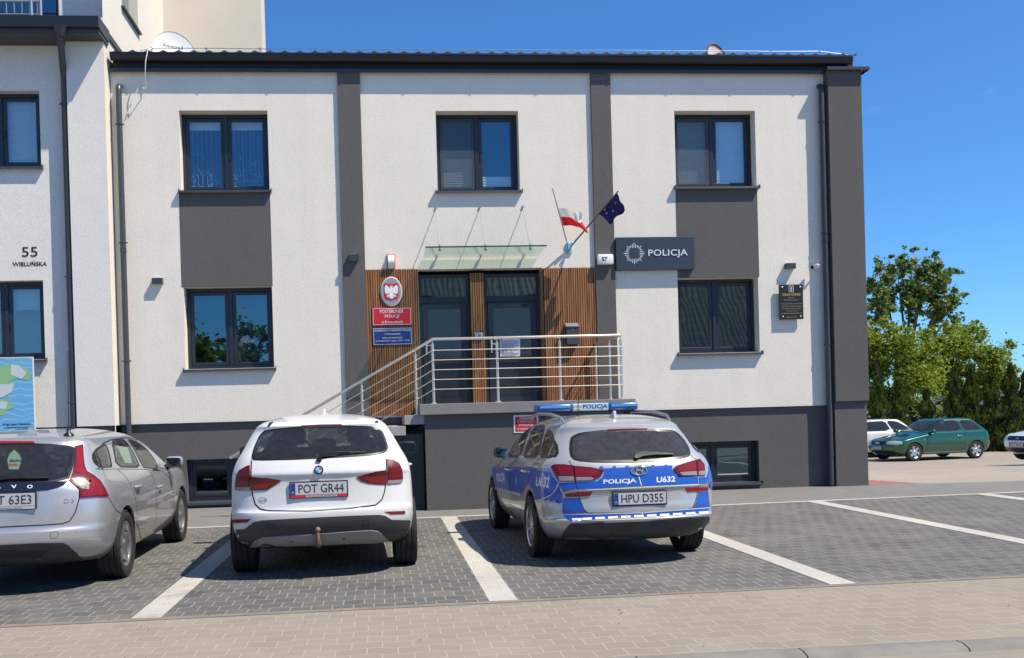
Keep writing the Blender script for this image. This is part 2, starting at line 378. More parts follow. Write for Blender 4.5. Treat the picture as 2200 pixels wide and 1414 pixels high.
sheet('parking_stripes', st, P_STRIPE, 0.004)
sheet('parking_line', [[(-12, yfar(-12)), (16, yfar(16)), (16, yfar(16)+0.13), (-12, yfar(-12)+0.13)]], P_STRIPE, 0.004)
mb = MB()   # flush edging between the bays and the driveway
mb.prism([(XL, yfront(XL)-0.08, -0.1), (XL, yfront(XL), -0.1), (XL, yfront(XL), 0.006), (XL, yfront(XL)-0.08, 0.006)], (XR-XL, yfront(XR)-yfront(XL), 0))
o = mb.build('edging_kerb', mat('sandy_edging', (0.20, 0.172, 0.145), 0.9, var=0.2, vscale=3, bump=0.3, bscale=70, bdist=0.003)); o['kind'] = 'structure'
mb = MB()   # rounded kerb stones along the road
x = XL
while x < XR:
    y0 = -11.50; y1 = -11.50
    prof = [(-0.19, -0.12), (-0.19, -0.02), (-0.16, 0.012), (-0.10, 0.028), (-0.03, 0.028), (0.0, 0.014), (0.0, -0.12)]
    mb.prism([(x, y0+py-0.0, pz) for py, pz in prof], (0.99, y1-y0, 0)); x += 1.0
o = mb.build('kerb', mat('kerb_concrete', (0.20, 0.185, 0.165), 0.9, var=0.18, vscale=5, bump=0.3, bscale=90, bdist=0.003), smooth=40); o['kind'] = 'structure'
sheet('road', [[(-200, -19.5), (200, -19.5), (200, -11.6), (-200, -11.6)]], ASPH, -0.008)

rl = random.Random(11); mb = MB()   # dry bits of leaf and grit blown over the paving
for k in range(170):
    x = rl.uniform(-7, 9); y = rl.uniform(-11.2, -1.0) if k % 3 else rl.uniform(-11.3, -9.4); s_ = rl.uniform(0.003, 0.009); a = rl.uniform(0, 6.3); h = rl.uniform(0.0075, 0.013)
    ca, sa = math.cos(a)*s_, math.sin(a)*s_
    mb.quad((x-ca*1.6, y-sa*1.6, h), (x+sa, y-ca, h+0.004), (x+ca*1.6, y+sa*1.6, h), (x-sa, y+ca, h-0.001))
o = mb.build('leaf_litter', mat('dry_leaf', (0.075, 0.055, 0.035), 0.9, var=0.5, vscale=3), normals=False); tag(o, 'dry bits of leaf and grit scattered over the paving', 'litter', kind='stuff')
# ---------------------------------------------------------------- the police station
def wall_sheet(mb, x0, x1, z0, z1, holes, y=0.0, depth=0.26, back=True):
    "front skin with rectangular openings and their reveals"
    xs = sorted({x0, x1, *[h[0] for h in holes], *[h[1] for h in holes]}); zs = sorted({z0, z1, *[h[2] for h in holes], *[h[3] for h in holes]})
    for a, b in zip(xs[:-1], xs[1:]):
        for c, d in zip(zs[:-1], zs[1:]):
            if any(h[0] <= a and b <= h[1] and h[2] <= c and d <= h[3] for h in holes): continue
            mb.quad((a, y, c), (b, y, c), (b, y, d), (a, y, d))
    for a, b, c, d in holes:
        e = y+depth
        mb.quad((a, y, c), (a, y, d), (a, e, d), (a, e, c)); mb.quad((b, y, d), (b, y, c), (b, e, c), (b, e, d))
        mb.quad((a, y, d), (b, y, d), (b, e, d), (a, e, d)); mb.quad((a, y, c), (a, e, c), (b, e, c), (b, y, c))

def window(root, x0, x1, z0, z1, y=0.25, sill=True, blinds=(), mull=None, lace=False, sy=0.0, fr=0.062, extra_mull=True, sillz=None, sill_x=0.03):
    "two-sash window: fixed frame, sashes, panes, sill and what hangs behind the glass"
    xm = mull if mull else (x0+x1)/2
    mb = MB(); f0, f1 = y-0.02, y+0.06
    mb.box(x0, x1, f0, f1, z1-fr, z1); mb.box(x0, x1, f0, f1, z0, z0+fr)
    mb.box(x0, x0+fr, f0, f1, z0+fr, z1-fr); mb.box(x1-fr, x1, f0, f1, z0+fr, z1-fr)
    mb.box(xm-0.035, xm+0.035, f0-0.004, f1, z0+fr, z1-fr)
    w = mb.build('window', ANTH, root)
    sash = MB(); s = 0.058
    for a, b in ((x0+fr+0.004, xm-0.039), (xm+0.039, x1-fr-0.004)):
        c, d = z0+fr+0.004, z1-fr-0.004; g0, g1 = f0+0.012, f1-0.01
        sash.box(a, b, g0, g1, d-s, d, 0.006); sash.box(a, b, g0, g1, c, c+s, 0.006)
        sash.box(a, a+s, g0, g1, c+s, d-s, 0.0); sash.box(b-s, b, g0, g1, c+s, d-s, 0.0)
        pb = MB(); pb.quad((a+s, f0+0.03, c+s), (b-s, f0+0.03, c+s), (b-s, f0+0.03, d-s), (a+s, f0+0.03, d-s))
        pb.build('pane', GLASSW, w)
    hx = xm+0.035
    sash.box(hx+0.02, hx+0.045, f0-0.012, f0+0.012, (z0+z1)/2-0.1, (z0+z1)/2+0.02)
    sash.build('sash', ANTH, w)
    if sill:
        zz = z0 if sillz is None else sillz
        sb = MB(); sb.prism([(x0-sill_x, y-0.02, zz+0.012), (x0-sill_x, sy-0.075, zz-0.012), (x0-sill_x, sy-0.082, zz-0.05), (x0-sill_x, sy-0.070, zz-0.05), (x0-sill_x, sy-0.066, zz-0.02), (x0-sill_x, y-0.02, zz-0.004)], (x1-x0+2*sill_x, 0, 0))
        sb.box(x0-sill_x-0.006, x0-sill_x, sy-0.085, sy-0.0, zz-0.054, zz+0.02); sb.box(x1+sill_x, x1+sill_x+0.006, sy-0.085, sy-0.0, zz-0.054, zz+0.02)
        sb.build('sill', ANTHM, w)
    bb = MB(); any_b = False
    for side, top, bot in blinds:
        a, b = (x0+fr+0.03, xm-0.06) if side == 0 else (xm+0.06, x1-fr-0.03)
        zt = z1-fr-0.05 - (1-top)*(z1-z0-2*fr-0.1); zb = z0+fr+0.05 + bot*(z1-z0-2*fr-0.1)
        n = max(2, int((zt-zb)/0.022)); yb = y+0.085
        pts = [(yb + (0.0025 if k % 2 else -0.0025), zb + (zt-zb)*k/n) for k in range(n+1)]
        for (ya, za), (yc, zc) in zip(pts[:-1], pts[1:]): bb.quad((a, ya, za), (b, ya, za), (b, yc, zc), (a, yc, zc))
        any_b = True
    if any_b: bb.build('blind', BLIND, w)
    else: bb.bm.free()
    if lace:
        rnd = random.Random(int(x0*100)+5); cb = MB()
        for a, b in ((x0+fr+0.03, xm-0.06), (xm+0.06, x1-fr-0.03)):
            # gathered net hanging in fine folds: a strip per thread band, with embroidered sprays near the hem
            k = a; yb = y+0.10
            while k < b-0.01:
                wd = rnd.uniform(0.003, 0.007); cb.quad((k, yb, z0+0.12), (k+wd, yb+0.004, z0+0.12), (k+wd, yb+0.004, z1-0.24), (k, yb, z1-0.24)); k += rnd.uniform(0.05, 0.09)
            for q in range(16):
                px_ = rnd.uniform(a+0.05, b-0.05); pz = z0+0.14+abs(rnd.gauss(0, 0.20)); ang = rnd.uniform(0.6, 2.4); pts = []
                for j in range(14):
                    pts.append((min(max(px_, a), b), yb-0.006, min(pz, z1-0.3))); px_ += 0.018*math.cos(ang); pz += 0.018*math.sin(ang); ang += rnd.uniform(0.0, 0.42)
                cb.tube(pts, 0.004, 4)
                for j in range(3):
                    c = pts[rnd.randrange(len(pts))]; cb.lathe([(0.0, yb-0.008), (0.015, yb-0.008)], 'y', (c[0], 0, c[2]), 8)
            zz = z0+0.13; pts = []
            for j in range(41):
                t = j/40; pts.append((a+(b-a)*t, yb-0.006, zz+0.02*abs(math.sin(t*14))))
            cb.tube(pts, 0.007, 4)
        cb.build('lace_curtain', LACE, w, normals=False)
    return w

PS = thing('police_station', 'white two-storey building with grey pilasters, dark framed windows and a wood-clad entrance', 'building', (0, 0, 0))
W1 = (-4.87, -3.34, 5.57, 6.97); W2 = (-0.37, 1.12, 5.53, 6.96); W3 = (4.0, 5.52, 5.57, 6.96)
L1 = (-4.88, -3.35, 2.44, 3.88); L3 = (3.98, 5.50, 2.52, 3.90)
B1 = (-4.93, -3.4, 0.10, 0.85); B2 = (3.95, 5.45, 0.12, 0.885)
DOOR = (-0.77, 1.48, 1.69, 4.13)
mb = MB()
wall_sheet(mb, -6.02, 6.9, 1.525, 7.66, [W1, W2, W3, L1, L3, DOOR])
mb.box(-6.02, 6.9, 0.0, 0.06, 1.50, 1.524)
mb.quad((7.44, 0.2, 0), (7.44, 9, 0), (7.44, 9, 7.9), (7.44, 0.2, 7.66)); mb.quad((-6.0, 9, 0), (7.44, 9, 0), (7.44, 9, 8.9), (-6.0, 9, 8.9))
mb.quad((-6.02, 0, 7.66), (6.9, 0, 7.66), (6.9, 0.3, 7.66), (-6.02, 0.3, 7.66))
mb.build('wall', WHITE, PS, normals=False)
mb = MB()   # inner skin and floors keep the rooms dark
for z in (1.6, 4.72, 7.6): mb.box(-5.99, 7.40, 0.32, 8.9, z, z+0.06)
for x in (-2.0, 2.6): mb.box(x, x+0.1, 0.32, 8.9, 0.0, 7.6)
mb.box(-5.99, 7.40, 4.2, 4.3, 0, 7.6)
mb.build('room', ROOM, PS)
mb = MB(); wall_sheet(mb, -6.02, 7.44, -0.05, 1.525, [B1, B2], y=0.05, depth=0.22)
mb.build('plinth', PLINTH, PS, normals=False)
mb = MB()
for a, b in ((-2.10, -1.70), (2.45, 2.815)): mb.box(a, b, -0.05, 0.002, 1.50, 7.615)
pil = mb.bm; bmesh.ops.bevel(pil, geom=[e for e in pil.edges], offset=0.006, segments=1, affect='EDGES')
pobj = None
for nm, a, b in (('pilaster', -2.10, -1.70), ('pilaster', 2.45, 2.815)):
    q = MB(); q.box(a, b, -0.052, 0.002, 1.50, 7.615, 0.006); q.build(nm, GREY, PS)
mb.bm.free()
q = MB(); q.box(6.842, 7.485, -0.18, 0.3, 1.56, 7.655, 0.008); q.build('corner_pillar', GREY, PS)
q = MB(); q.box(6.842, 7.46, -0.13, 0.3, -0.05, 1.56, 0.006); q.build('pillar_base', PLINTH, PS)
for a, b, c, d in ((-4.91, -3.335, 3.882, 5.53), (3.985, 5.525, 3.902, 5.53)):
    q = MB(); q.box(a, b, -0.004, 0.001, c, d); q.box(a, b, -0.004, 0.24, c-0.0, c+0.004); q.build('wall_panel', GREY, PS)
# windows
window(PS, *W1, blinds=((0, 1.0, 0.88), (1, 1.0, 0.88)), lace=True)
w2_ = window(PS, *W2, blinds=((0, 0.45, 0.0), (1, 0.18, 0.0)))
w3_ = window(PS, *W3, blinds=((0, 1.0, 0.02), (1, 1.0, 0.0)))
SCREEN = bpy.data.materials.new('insect_mesh'); nt_, N_, L_, b_ = nodes(SCREEN); b_.inputs['Base Color'].default_value = (0.07, 0.10, 0.115, 1); b_.inputs['Roughness'].default_value = 0.8; b_.inputs['Alpha'].default_value = 0.5
for w_, (a, b, c_, d_) in ((w2_, W2), (w3_, W3)):   # grey insect screens over the left sashes
    q = MB(); q.quad((a+.075, .215, c_+.075), ((a+b)/2-.05, .215, c_+.075), ((a+b)/2-.05, .215, d_-.075), (a+.075, .215, d_-.075)); q.build('insect_screen', SCREEN, w_)
w = window(PS, *L1, blinds=())
bb = MB()   # open venetian slats behind the glass
for k in range(40):
    z = 2.60+k*0.029; bb.quad((-4.06, 0.36, z), (-3.46, 0.36, z), (-3.46, 0.375, z+0.009), (-4.06, 0.375, z+0.009))
bb.build('blind', mat('venetian_slat', (0.30, 0.36, 0.40), 0.6), w)
q = MB()
for dx, dz, r in ((0, 0, 0.055), (0.06, -0.005, 0.045), (-0.06, -0.01, 0.045), (0.03, 0.05, 0.04), (-0.03, 0.04, 0.035), (0.11, -0.02, 0.03)): q.ball((-3.88+dx, 0.34, 2.96+dz), r, (1, 0.15, 1), 10)
q.build('window_ornament', WHITEP, w, smooth=50)
window(PS, *L3)
window(PS, *B1, y=0.22, sy=0.05, fr=0.07, sill=True)
window(PS, *B2, y=0.22, sy=0.05, fr=0.07, sill=True, mull=4.62)
# roof: profiled sheet, gutter, flashing
RP = 0.10
mb = MB()
def roofline(x):
    ph = (x % 0.26)/0.26
    return 0.034*math.exp(-((ph-0.5)/0.17)**2)
nx = int(13.4/0.026)
for y0_, z0_ in ((-0.16, 7.925),):
    rowsv = []
    for (yy, zz) in ((-0.165, 7.915), (-0.165, 7.93), (9.2, 8.75)):
        rowsv.append([mb.bm.verts.new((-5.98+i*0.026, yy, zz + (roofline(-5.98+i*0.026) if zz > 7.92 else 0))) for i in range(nx+1)])
    for r0, r1 in zip(rowsv[:-1], rowsv[1:]):
        for i in range(nx): mb._f([r0[i], r0[i+1], r1[i+1], r1[i]])
mb.build('roof', ROOFT, PS, smooth=35, normals=False)
mb = MB(); mb.box(-5.96, 7.40, -0.04, 0.3, 7.69, 7.905); mb.build('fascia', mat('dark_fascia', (0.008, 0.009, 0.012), 0.6), PS)
mb = MB()
prof = [(0.0, 0.0), (-0.004, -0.055), (-0.035, -0.10), (-0.075, -0.115), (-0.115, -0.10), (-0.142, -0.055), (-0.145, 0.002), (-0.157, 0.01), (-0.157, -0.004)]
mb.prism([(-5.97, -0.05+a, 7.90+b) for a, b in prof], (13.30, 0, -0.02))
for k in range(11): mb.box(-5.4+k*1.2, -5.37+k*1.2, -0.215, -0.06, 7.885-0.0018*k, 7.905-0.0018*k)
mb.build('gutter', mat('dark_gutter', (0.016, 0.018, 0.022), 0.35), PS, smooth=30)
mb = MB(); mb.box(-6.02, 6.86, -0.078, 0.02, 7.655, 7.675); mb.box(-6.02, 6.86, -0.082, -0.074, 7.615, 7.677)
mb.box(6.80, 7.60, -0.265, 0.32, 7.66, 7.68); mb.box(6.80, 7.60, -0.272, -0.264, 7.625, 7.682); mb.box(7.592, 7.60, -0.265, 0.3, 7.625, 7.66)
mb.build('flashing', ANTHM, PS)
# downpipes
def downpipe(root, x, y, ztop, zbot, start=None, name='downpipe', r=0.05):
    mb = MB()
    path = [(x, y, zbot), (x, y, ztop-0.10), (x, y+0.02, ztop-0.03), (x, y+0.06, ztop), (x, y+0.13, ztop+0.01)]
    if start is not None: path = [(x, y, zbot)] + start
    mb.tube(path, r, 14)
    p = mb.build(name, PIPE, root, smooth=50)
    cb = MB(); z = zbot+0.55
    while z < ztop-0.35:
        cb.lathe([(r+0.0, z-0.012), (r+0.008, z-0.012), (r+0.008, z+0.012), (r, z+0.012)], 'z', (x, y, 0), 14)
        cb.box(x-r-0.028, x-r+0.0, y-0.008, y+0.008, z-0.010, z+0.010); cb.box(x+r, x+r+0.028, y-0.008, y+0.008, z-0.010, z+0.010); cb.box(x-0.01, x+0.01, y+r, y+r+0.06, z-0.008, z+0.008)
        z += 2.05
    cb.build('pipe_clip', PIPE, p)
    mb2 = MB(); mb2.lathe([(r+0.006, ztop-2.9), (r+0.006, ztop-2.82)], 'z', (x, y, 0), 14); mb2.build('pipe_joint', PIPE, p, smooth=40)
    return p
downpipe(PS, -5.86, -0.10, 7.38, 0.0)
downpipe(PS, 6.755, -0.10, 7.40, 0.02)
# lightning conductor along the eaves
mb = MB(); pts = [(-5.5, -0.02, 8.0)]
for k in range(14):
    x = -5.3+k*0.93; pts.append((x, 0.0, 8.055 + (0.004 if k % 2 else -0.004)))
pts += [(7.2, -0.05, 7.99), (7.36, -0.1, 7.93)]
mb.tube(pts, 0.006, 5)
for k in range(14):
    x = -5.3+k*0.93; mb.tube([(x, 0.02, 7.93), (x, 0.0, 8.075)], 0.010, 6); mb.box(x-0.02, x+0.02, -0.005, 0.03, 8.05, 8.066)
mb.build('lightning_conductor', GALV, PS, smooth=40)
mb = MB(); mb.tube([(-5.29, 0, 8.06), (-5.32, -0.2, 7.95), (-5.36, -0.22, 7.75), (-5.385, -0.2, 7.45), (-5.40, -0.06, 7.35), (-5.45, -0.03, 7.34), (-5.52, -0.02, 7.4), (-5.62, -0.02, 7.2), (-5.74, -0.03, 6.9)], 0.008, 6)
mb.build('aerial_cable', WHITEP, PS, smooth=50)

# wood cladding: battens on a dark backing
def slats(mb, x0, x1, z0, z1, y, pitch=0.0415, w=0.029, d=0.022, axis='x'):
    n = int(round((x1-x0)/pitch)); pt = (x1-x0)/n
    for k in range(n):
        a = x0+k*pt+(pt-w)/2
        if axis == 'x': mb.box(a, a+w, y-d, y, z0, z1)
        else: mb.box(y, y+d, a, a+w, z0, z1)
mb = MB(); bk = MB()
slats(mb, -1.70, -0.79, 1.53, 4.135, -0.014); slats(mb, 1.50, 2.45, 1.53, 4.115, -0.014); slats(mb, 0.17, 0.42, 1.70, 4.06, 0.10)
slats(mb, 0.0, 0.245, 1.70, 4.12, 1.452, axis='y')
bk.box(-1.70, -0.775, -0.012, -0.001, 1.53, 4.13); bk.box(1.484, 2.45, -0.012, -0.001, 1.53, 4.11); bk.box(0.165, 0.425, 0.101, 0.30, 1.70, 4.07); bk.box(1.476, 1.479, 0.0, 0.25, 1.70, 4.12)
cl = mb.build('wood_cladding', WOOD, PS); bk.build('cladding_backing', WOODB, cl)
# doors
def door(x0, x1, handle_x, hinge_x, bx):
    z0, z1 = 1.70, 4.06; y = 0.22
    mb = MB(); f = 0.06
    mb.box(x0, x0+f, y, y+0.08, z0, z1); mb.box(x1-f, x1, y, y+0.08, z0, z1); mb.box(x0+f, x1-f, y, y+0.08, z1-f, z1)
    mb.box(x0+f, x1-f, y, y+0.08, 3.55, 3.66)
    d = mb.build('door', ANTH, PS)
    a, b = x0+f+0.006, x1-f-0.006; mb = MB(); s = 0.105
    mb.box(a, a+s, y-0.015, y+0.06, z0+0.012, 3.542, 0.005); mb.box(b-s, b, y-0.015, y+0.06, z0+0.012, 3.542, 0.005)
    mb.box(a+s, b-s, y-0.015, y+0.06, 3.442, 3.542); mb.box(a+s, b-s, y-0.015, y+0.06, 2.44, 2.545); mb.box(a+s, b-s, y-0.015, y+0.06, z0+0.012, z0+0.13)
    mb.box(a+s, b-s, y+0.01, y+0.04, z0+0.13, 2.44)
    mb.build('leaf', ANTH, d)
    mb = MB(); mb.quad((a+s, y+0.01, 2.545), (b-s, y+0.01, 2.545), (b-s, y+0.01, 3.442), (a+s, y+0.01, 3.442)); mb.build('pane', GLASSW, d)
    mb = MB(); mb.quad((x0+f, y+0.02, 3.66), (x1-f, y+0.02, 3.66), (x1-f, y+0.02, z1-f), (x0+f, y+0.02, z1-f)); mb.build('transom_pane', GLASSW, d)
    mb = MB(); mb.box(handle_x-0.015, handle_x+0.015, y-0.03, y-0.012, 2.62, 2.86, 0.005); mb.tube([(handle_x, y-0.02, 2.78), (handle_x, y-0.065, 2.78), (handle_x+0.12*bx, y-0.07, 2.775)], 0.009, 8); mb.build('handle', STEEL, d, smooth=40)
    mb = MB()
    for z in (1.95, 2.75, 3.3): mb.box(hinge_x-0.012, hinge_x+0.012, y-0.035, y-0.002, z-0.05, z+0.05, 0.006)
    mb.build('hinge', ANTHM, d)
    return d
door(-0.765, 0.163, -0.64, 0.10, 1)
door(0.428, 1.45, 0.545, 1.385, 1)
tag(bpy.data.objects['door'], None)

# ---------------------------------------------------------------- entrance platform and stairs
EP = thing('entrance_steps', 'grey rendered landing with concrete steps running down to the left', 'steps', (-0.8, -1.0, 0))
q = MB(); q.box(-0.80, 2.52, -1.93, 0.045, -0.05, 1.515); q.build('landing_wall', PLINTH, EP)
q = MB(); q.box(-0.88, 2.60, -2.01, 0.04, 1.517, 1.69, 0.008); q.build('landing_slab', LIPC, EP)
st = MB(); rise, run, n = 1.69/10, 0.305, 9
for k in range(n):
    zt = 1.69-rise*(k+1); x1_ = -0.80-run*k; x0_ = x1_-run-0.02
    st.box(x0_, x1_-0.003, -1.92+0.002*k, -0.02, zt-0.15, zt, 0.006)
st.build('step', CONC, EP)
q = MB()
pts = [(-0.80, 1.30), (-0.80-run*9.6, -0.05), (-0.80-run*8.6, -0.05), (-0.80, 1.14)]
q.prism([(x, -1.45, z) for x, z in [(-0.803, 1.36), (-3.75, -0.05), (-0.803, -0.05)]], (0, 1.4, 0)); q.build('stair_flank', PLINTH, EP)
q = MB(); q.box(-1.36, -0.83, -1.76, -1.70, 0.0, 1.22); q.box(-1.36, -0.83, -1.80, -1.70, 0.0, 0.06); q.build('cellar_door', ANTH, EP)

# stainless railing: each post, rail and bar
RG = thing('stainless_railing', 'brushed steel railing with five bars around the landing and down the steps', 'railing', (-0.65, -1.93, 1.69))
def post(x, y, z0, z1, r=0.021):
    mb = MB(); mb.tube([(x, y, z0), (x, y, z1)], r, 14); mb.lathe([(0.05, z0), (0.05, z0+0.012), (0.024, z0+0.02)], 'z', (x, y, 0), 16)
    mb.tube([(x, y, z1), (x, y, z1+0.05)], 0.008, 8)
    mb.build('post', STEEL, RG, smooth=40)
ZR = 2.72; yr = -1.93
for x in (-0.645, 0.385, 1.40, 2.40): post(x, yr, 1.69, ZR-0.07)
post(2.40, -1.15, 1.69, ZR-0.07); post(2.40, -0.12, 1.69, ZR-0.07)
sl_ = rise/run
def zrail(x): return ZR-0.015-(-0.66-x)*0.555
for x in (-0.92, -1.78, -2.66, -3.5): post(x, yr, max(0.02, 1.69-rise*(int((-0.8-x)/run)+1)), zrail(x)-0.07, 0.019)
mb = MB(); mb.tube([(-3.86, yr, zrail(-3.86)), (-0.70, yr, zrail(-0.70)), (-0.645, yr, ZR), (2.385, yr, ZR), (2.40, yr+0.015, ZR), (2.40, -0.04, ZR)], 0.0225, 14)
mb.build('handrail', STEEL, RG, smooth=35)
mb = MB()
for k in range(5):
    z = 1.92+0.155*k
    mb.tube([(-0.645, yr-0.028, z), (2.40, yr-0.028, z)], 0.0065, 8); mb.tube([(2.37, yr, z), (2.37, -0.05, z)], 0.0065, 8)
    dz = ZR-z
    mb.tube([(-0.645, yr-0.026, z), (-3.62, yr-0.026, zrail(-3.62)-dz)], 0.0065, 8)
mb.build('bar', STEEL, RG, smooth=40)

# ---------------------------------------------------------------- things fixed to the front wall
CN = thing('glass_canopy', 'frosty greenish glass canopy hung on three steel rods over the doors', 'canopy', (0.4, 0, 4.4))
q = MB(); q.prism([(-0.66, -0.02, 4.335), (-0.66, -0.88, 4.362), (-0.66, -0.88, 4.374), (-0.66, -0.02, 4.347)], (2.08, 0, 0)); q.build('glass_sheet', GLASSC, CN)
q = MB(); q.box(-0.662, 1.422, -0.894, -0.879, 4.357, 4.379); q.build('edge_trim', ANTHM, CN)
for x in (-0.41, 0.38, 1.16):
    q = MB(); q.tube([(x, 0.0, 5.22), (x, -0.72, 4.41)], 0.0065, 8); q.lathe([(0.022, -0.02), (0.022, 0.0)], 'y', (x, 0, 5.23), 12); q.tube([(x, -0.72, 4.44), (x, -0.72, 4.325)], 0.016, 10); q.lathe([(0.03, 4.338), (0.03, 4.35)], 'z', (x, -0.72, 0), 14)
    q.lathe([(0.028, 4.345), (0.028, 4.375)], 'z', (x, -0.06, 0), 12); q.tube([(x, 0.0, 4.355), (x, -0.07, 4.36)], 0.014, 8); q.build('rod', mat('grey_rod', (0.42, 0.42, 0.42), 0.4, metal=0.6), CN, smooth=40)

def sign_frame(name, label, x0, x1, z0, z1, y, d, m, cat='sign', rad=0.02):
    t = thing(name, label, cat, ((x0+x1)/2, y, z0))
    q = MB(); q.box(x0, x1, y-d, y-0.001, z0, z1, min(rad, d*0.45)); q.build('board', m, t); return t
SIGNB = mat('slate_blue_sheet', (0.030, 0.050, 0.072), 0.42, var=0.05, vscale=1.5)
LETT = mat('pale_letter', (0.62, 0.70, 0.76), 0.45)
SG = sign_frame('illuminated_sign', 'dark slate box sign with sunburst star and POLICJA in pale letters', 2.825, 4.275, 4.045, 4.64, -0.008, 0.10, SIGNB, rad=0.003)
q = MB(); cx_, cz_ = 3.155, 4.345
def bar2(q, x, z, ang, l0, l1, wd, y0=-0.112, y1=-0.107):
    ca, sa = math.cos(ang), math.sin(ang)
    pts = []
    for a, s in ((l0, -wd), (l1, -wd), (l1, wd), (l0, wd)): pts.append((x+a*ca-s*sa, y0, z+a*sa+s*ca))
    q.prism(pts, (0, y1-y0, 0))
for k in range(8):
    a = k*math.pi/4
    for j in (-2, -1, 0, 1, 2):
        if k % 2 == 0:
            l1 = 0.195-0.024*abs(j); l0 = 0.10; off = j*0.030
        else:
            if abs(j) > 1: continue
            l1 = 0.19-0.035*abs(j); l0 = 0.115; off = j*0.030
        bar2(q, cx_-math.sin(a)*off, cz_+math.cos(a)*off, a, l0, l1, 0.0055)
q.build('star_emblem', LETT, SG)
q = MB(); write(q, 'POLICJA', 3.78, 4.335, -0.109, 0.73, 0.15, 0.012, 0.008, 1.05); q.build('lettering', LETT, SG)

t = thing('house_number_lamp', 'white rounded plate lamp with the number 57 on the grey pilaster', 'house number', (2.62, -0.05, 4.15))
q = MB(); q.box(2.475, 2.765, -0.15, -0.053, 4.15, 4.335, 0.025); q.build('lamp_box', WHITEP, t, smooth=40)
q = MB(); write(q, '57', 2.60, 4.245, -0.151, 0.10, 0.075, 0.02); q.build('digits', BLACKP, t)

# coat of arms
t = thing('coat_of_arms', 'oval plate with a white eagle on a red shield above the red sign', 'emblem', (-1.25, -0.04, 3.5))
q = MB(); q.lathe([(0.0, -0.062), (0.255, -0.062), (0.262, -0.055), (0.262, -0.04)], 'y', (-1.25, 0, 3.735), 48, sx=0.72); q.build('plate_rim', WHITEP, t, smooth=40)
q = MB(); q.lathe([(0.0, -0.066), (0.243, -0.066), (0.243, -0.060)], 'y', (-1.25, 0, 3.735), 48, sx=0.72); q.build('plate', mat('grey_enamel', (0.30, 0.31, 0.32), 0.4), t)
q = MB(); sh = [(-0.125, 0.14), (0.125, 0.14), (0.128, -0.08), (0.10, -0.135), (0.03, -0.145), (0, -0.165), (-0.03, -0.145), (-0.10, -0.135), (-0.128, -0.08)]
q.prism([(-1.25+a, -0.071, 3.735+b) for a, b in sh], (0, 0.004, 0)); q.build('shield', REDP, t)
half = [(0.0, 0.085), (0.018, 0.10), (0.034, 0.092), (0.02, 0.075), (0.016, 0.055), (0.045, 0.075), (0.085, 0.115), (0.108, 0.10), (0.118, 0.06), (0.115, 0.01), (0.112, -0.04), (0.10, -0.02), (0.095, -0.06), (0.083, -0.03), (0.075, -0.06), (0.062, -0.03), (0.052, -0.045), (0.04, -0.02), (0.036, -0.05), (0.075, -0.07), (0.088, -0.095), (0.062, -0.092), (0.05, -0.105), (0.04, -0.085), (0.022, -0.075), (0.045, -0.115), (0.025, -0.11), (0.012, -0.14), (0.0, -0.12)]
q = MB()
for s in (1, -1): q.prism([(-1.25+s*a, -0.075, 3.735+b) for a, b in half], (0, 0.003, 0))
q.build('eagle', mat('eagle_white', (0.82, 0.82, 0.82), 0.4), t)
q = MB(); q.prism([(-1.25+a, -0.0755, 3.735+b) for a, b in ((-0.022, 0.10), (-0.028, 0.125), (-0.01, 0.115), (0, 0.13), (0.01, 0.115), (0.028, 0.125), (0.022, 0.10))], (0, 0.003, 0)); q.build('crown', mat('gilt', (0.7, 0.36, 0.06), 0.35, metal=0.4), t)

def enamel(name, label, x0, x1, z0, z1, m, rows, y=-0.038):
    t = sign_frame(name, label, x0, x1, z0, z1, y, 0.014, m, rad=0.005)
    q = MB(); b = 0.006; i = 0.012
    for a in ((x0+i, x1-i, z0+i, z0+i+b), (x0+i, x1-i, z1-i-b, z1-i), (x0+i, x0+i+b, z0+i+b, z1-i-b), (x1-i-b, x1-i, z0+i+b, z1-i-b)): q.box(a[0], a[1], y-0.0165, y-0.0145, a[2], a[3])
    q.build('border_line', WHITEP, t)
    q = MB()
    for txt, dz, w_, h_, bo in rows: write(q, txt, (x0+x1)/2, dz, y-0.0145, w_, h_, bo, 0.0015)
    q.build('lettering', WHITEP, t); return t
enamel('enamel_sign', 'red enamel sign reading POSTERUNEK POLICJI under the eagle', -1.60, -0.905, 3.135, 3.45, REDP, [('POSTERUNEK', 3.385, 0.42, 0.066, 0.0), ('POLICJI', 3.292, 0.25, 0.066, 0.0), ('w Kraszewicach', 3.196, 0.37, 0.05, 0.0)])
enamel('enamel_sign', 'blue enamel sign with office hours below the red sign', -1.60, -0.905, 2.785, 3.095, BLUEP, [('KOMENDANT POWIATOWY POLICJI', 3.04, 0.63, 0.042, 0.0), ('w Ostrzeszowie', 2.985, 0.28, 0.036, 0.0), ('przyjmuje interesantów', 2.912, 0.36, 0.036, 0.0), ('w poniedziałki w godz. 15.30 - 17.30', 2.86, 0.60, 0.036, 0.0)])

t = thing('alarm_siren', 'white rounded alarm box with a red back plate above the eagle plate', 'alarm', (-1.24, -0.01, 4.14))
q = MB(); q.box(-1.315, -1.165, -0.022, -0.002, 4.135, 4.405, 0.005); q.build('back_plate', mat('alarm_red', (0.6, 0.03, 0.05), 0.4), t)
q = MB(); q.prism([(-1.295, -0.02, 4.145)]+[(-1.295, -0.02-0.10*math.sin(math.pi*(k+0.5)/11)**0.6, 4.145+0.24*k/10) for k in range(11)]+[(-1.295, -0.02, 4.392)], (0.115, 0, 0)); q.build('cover', WHITEP, t, smooth=45)

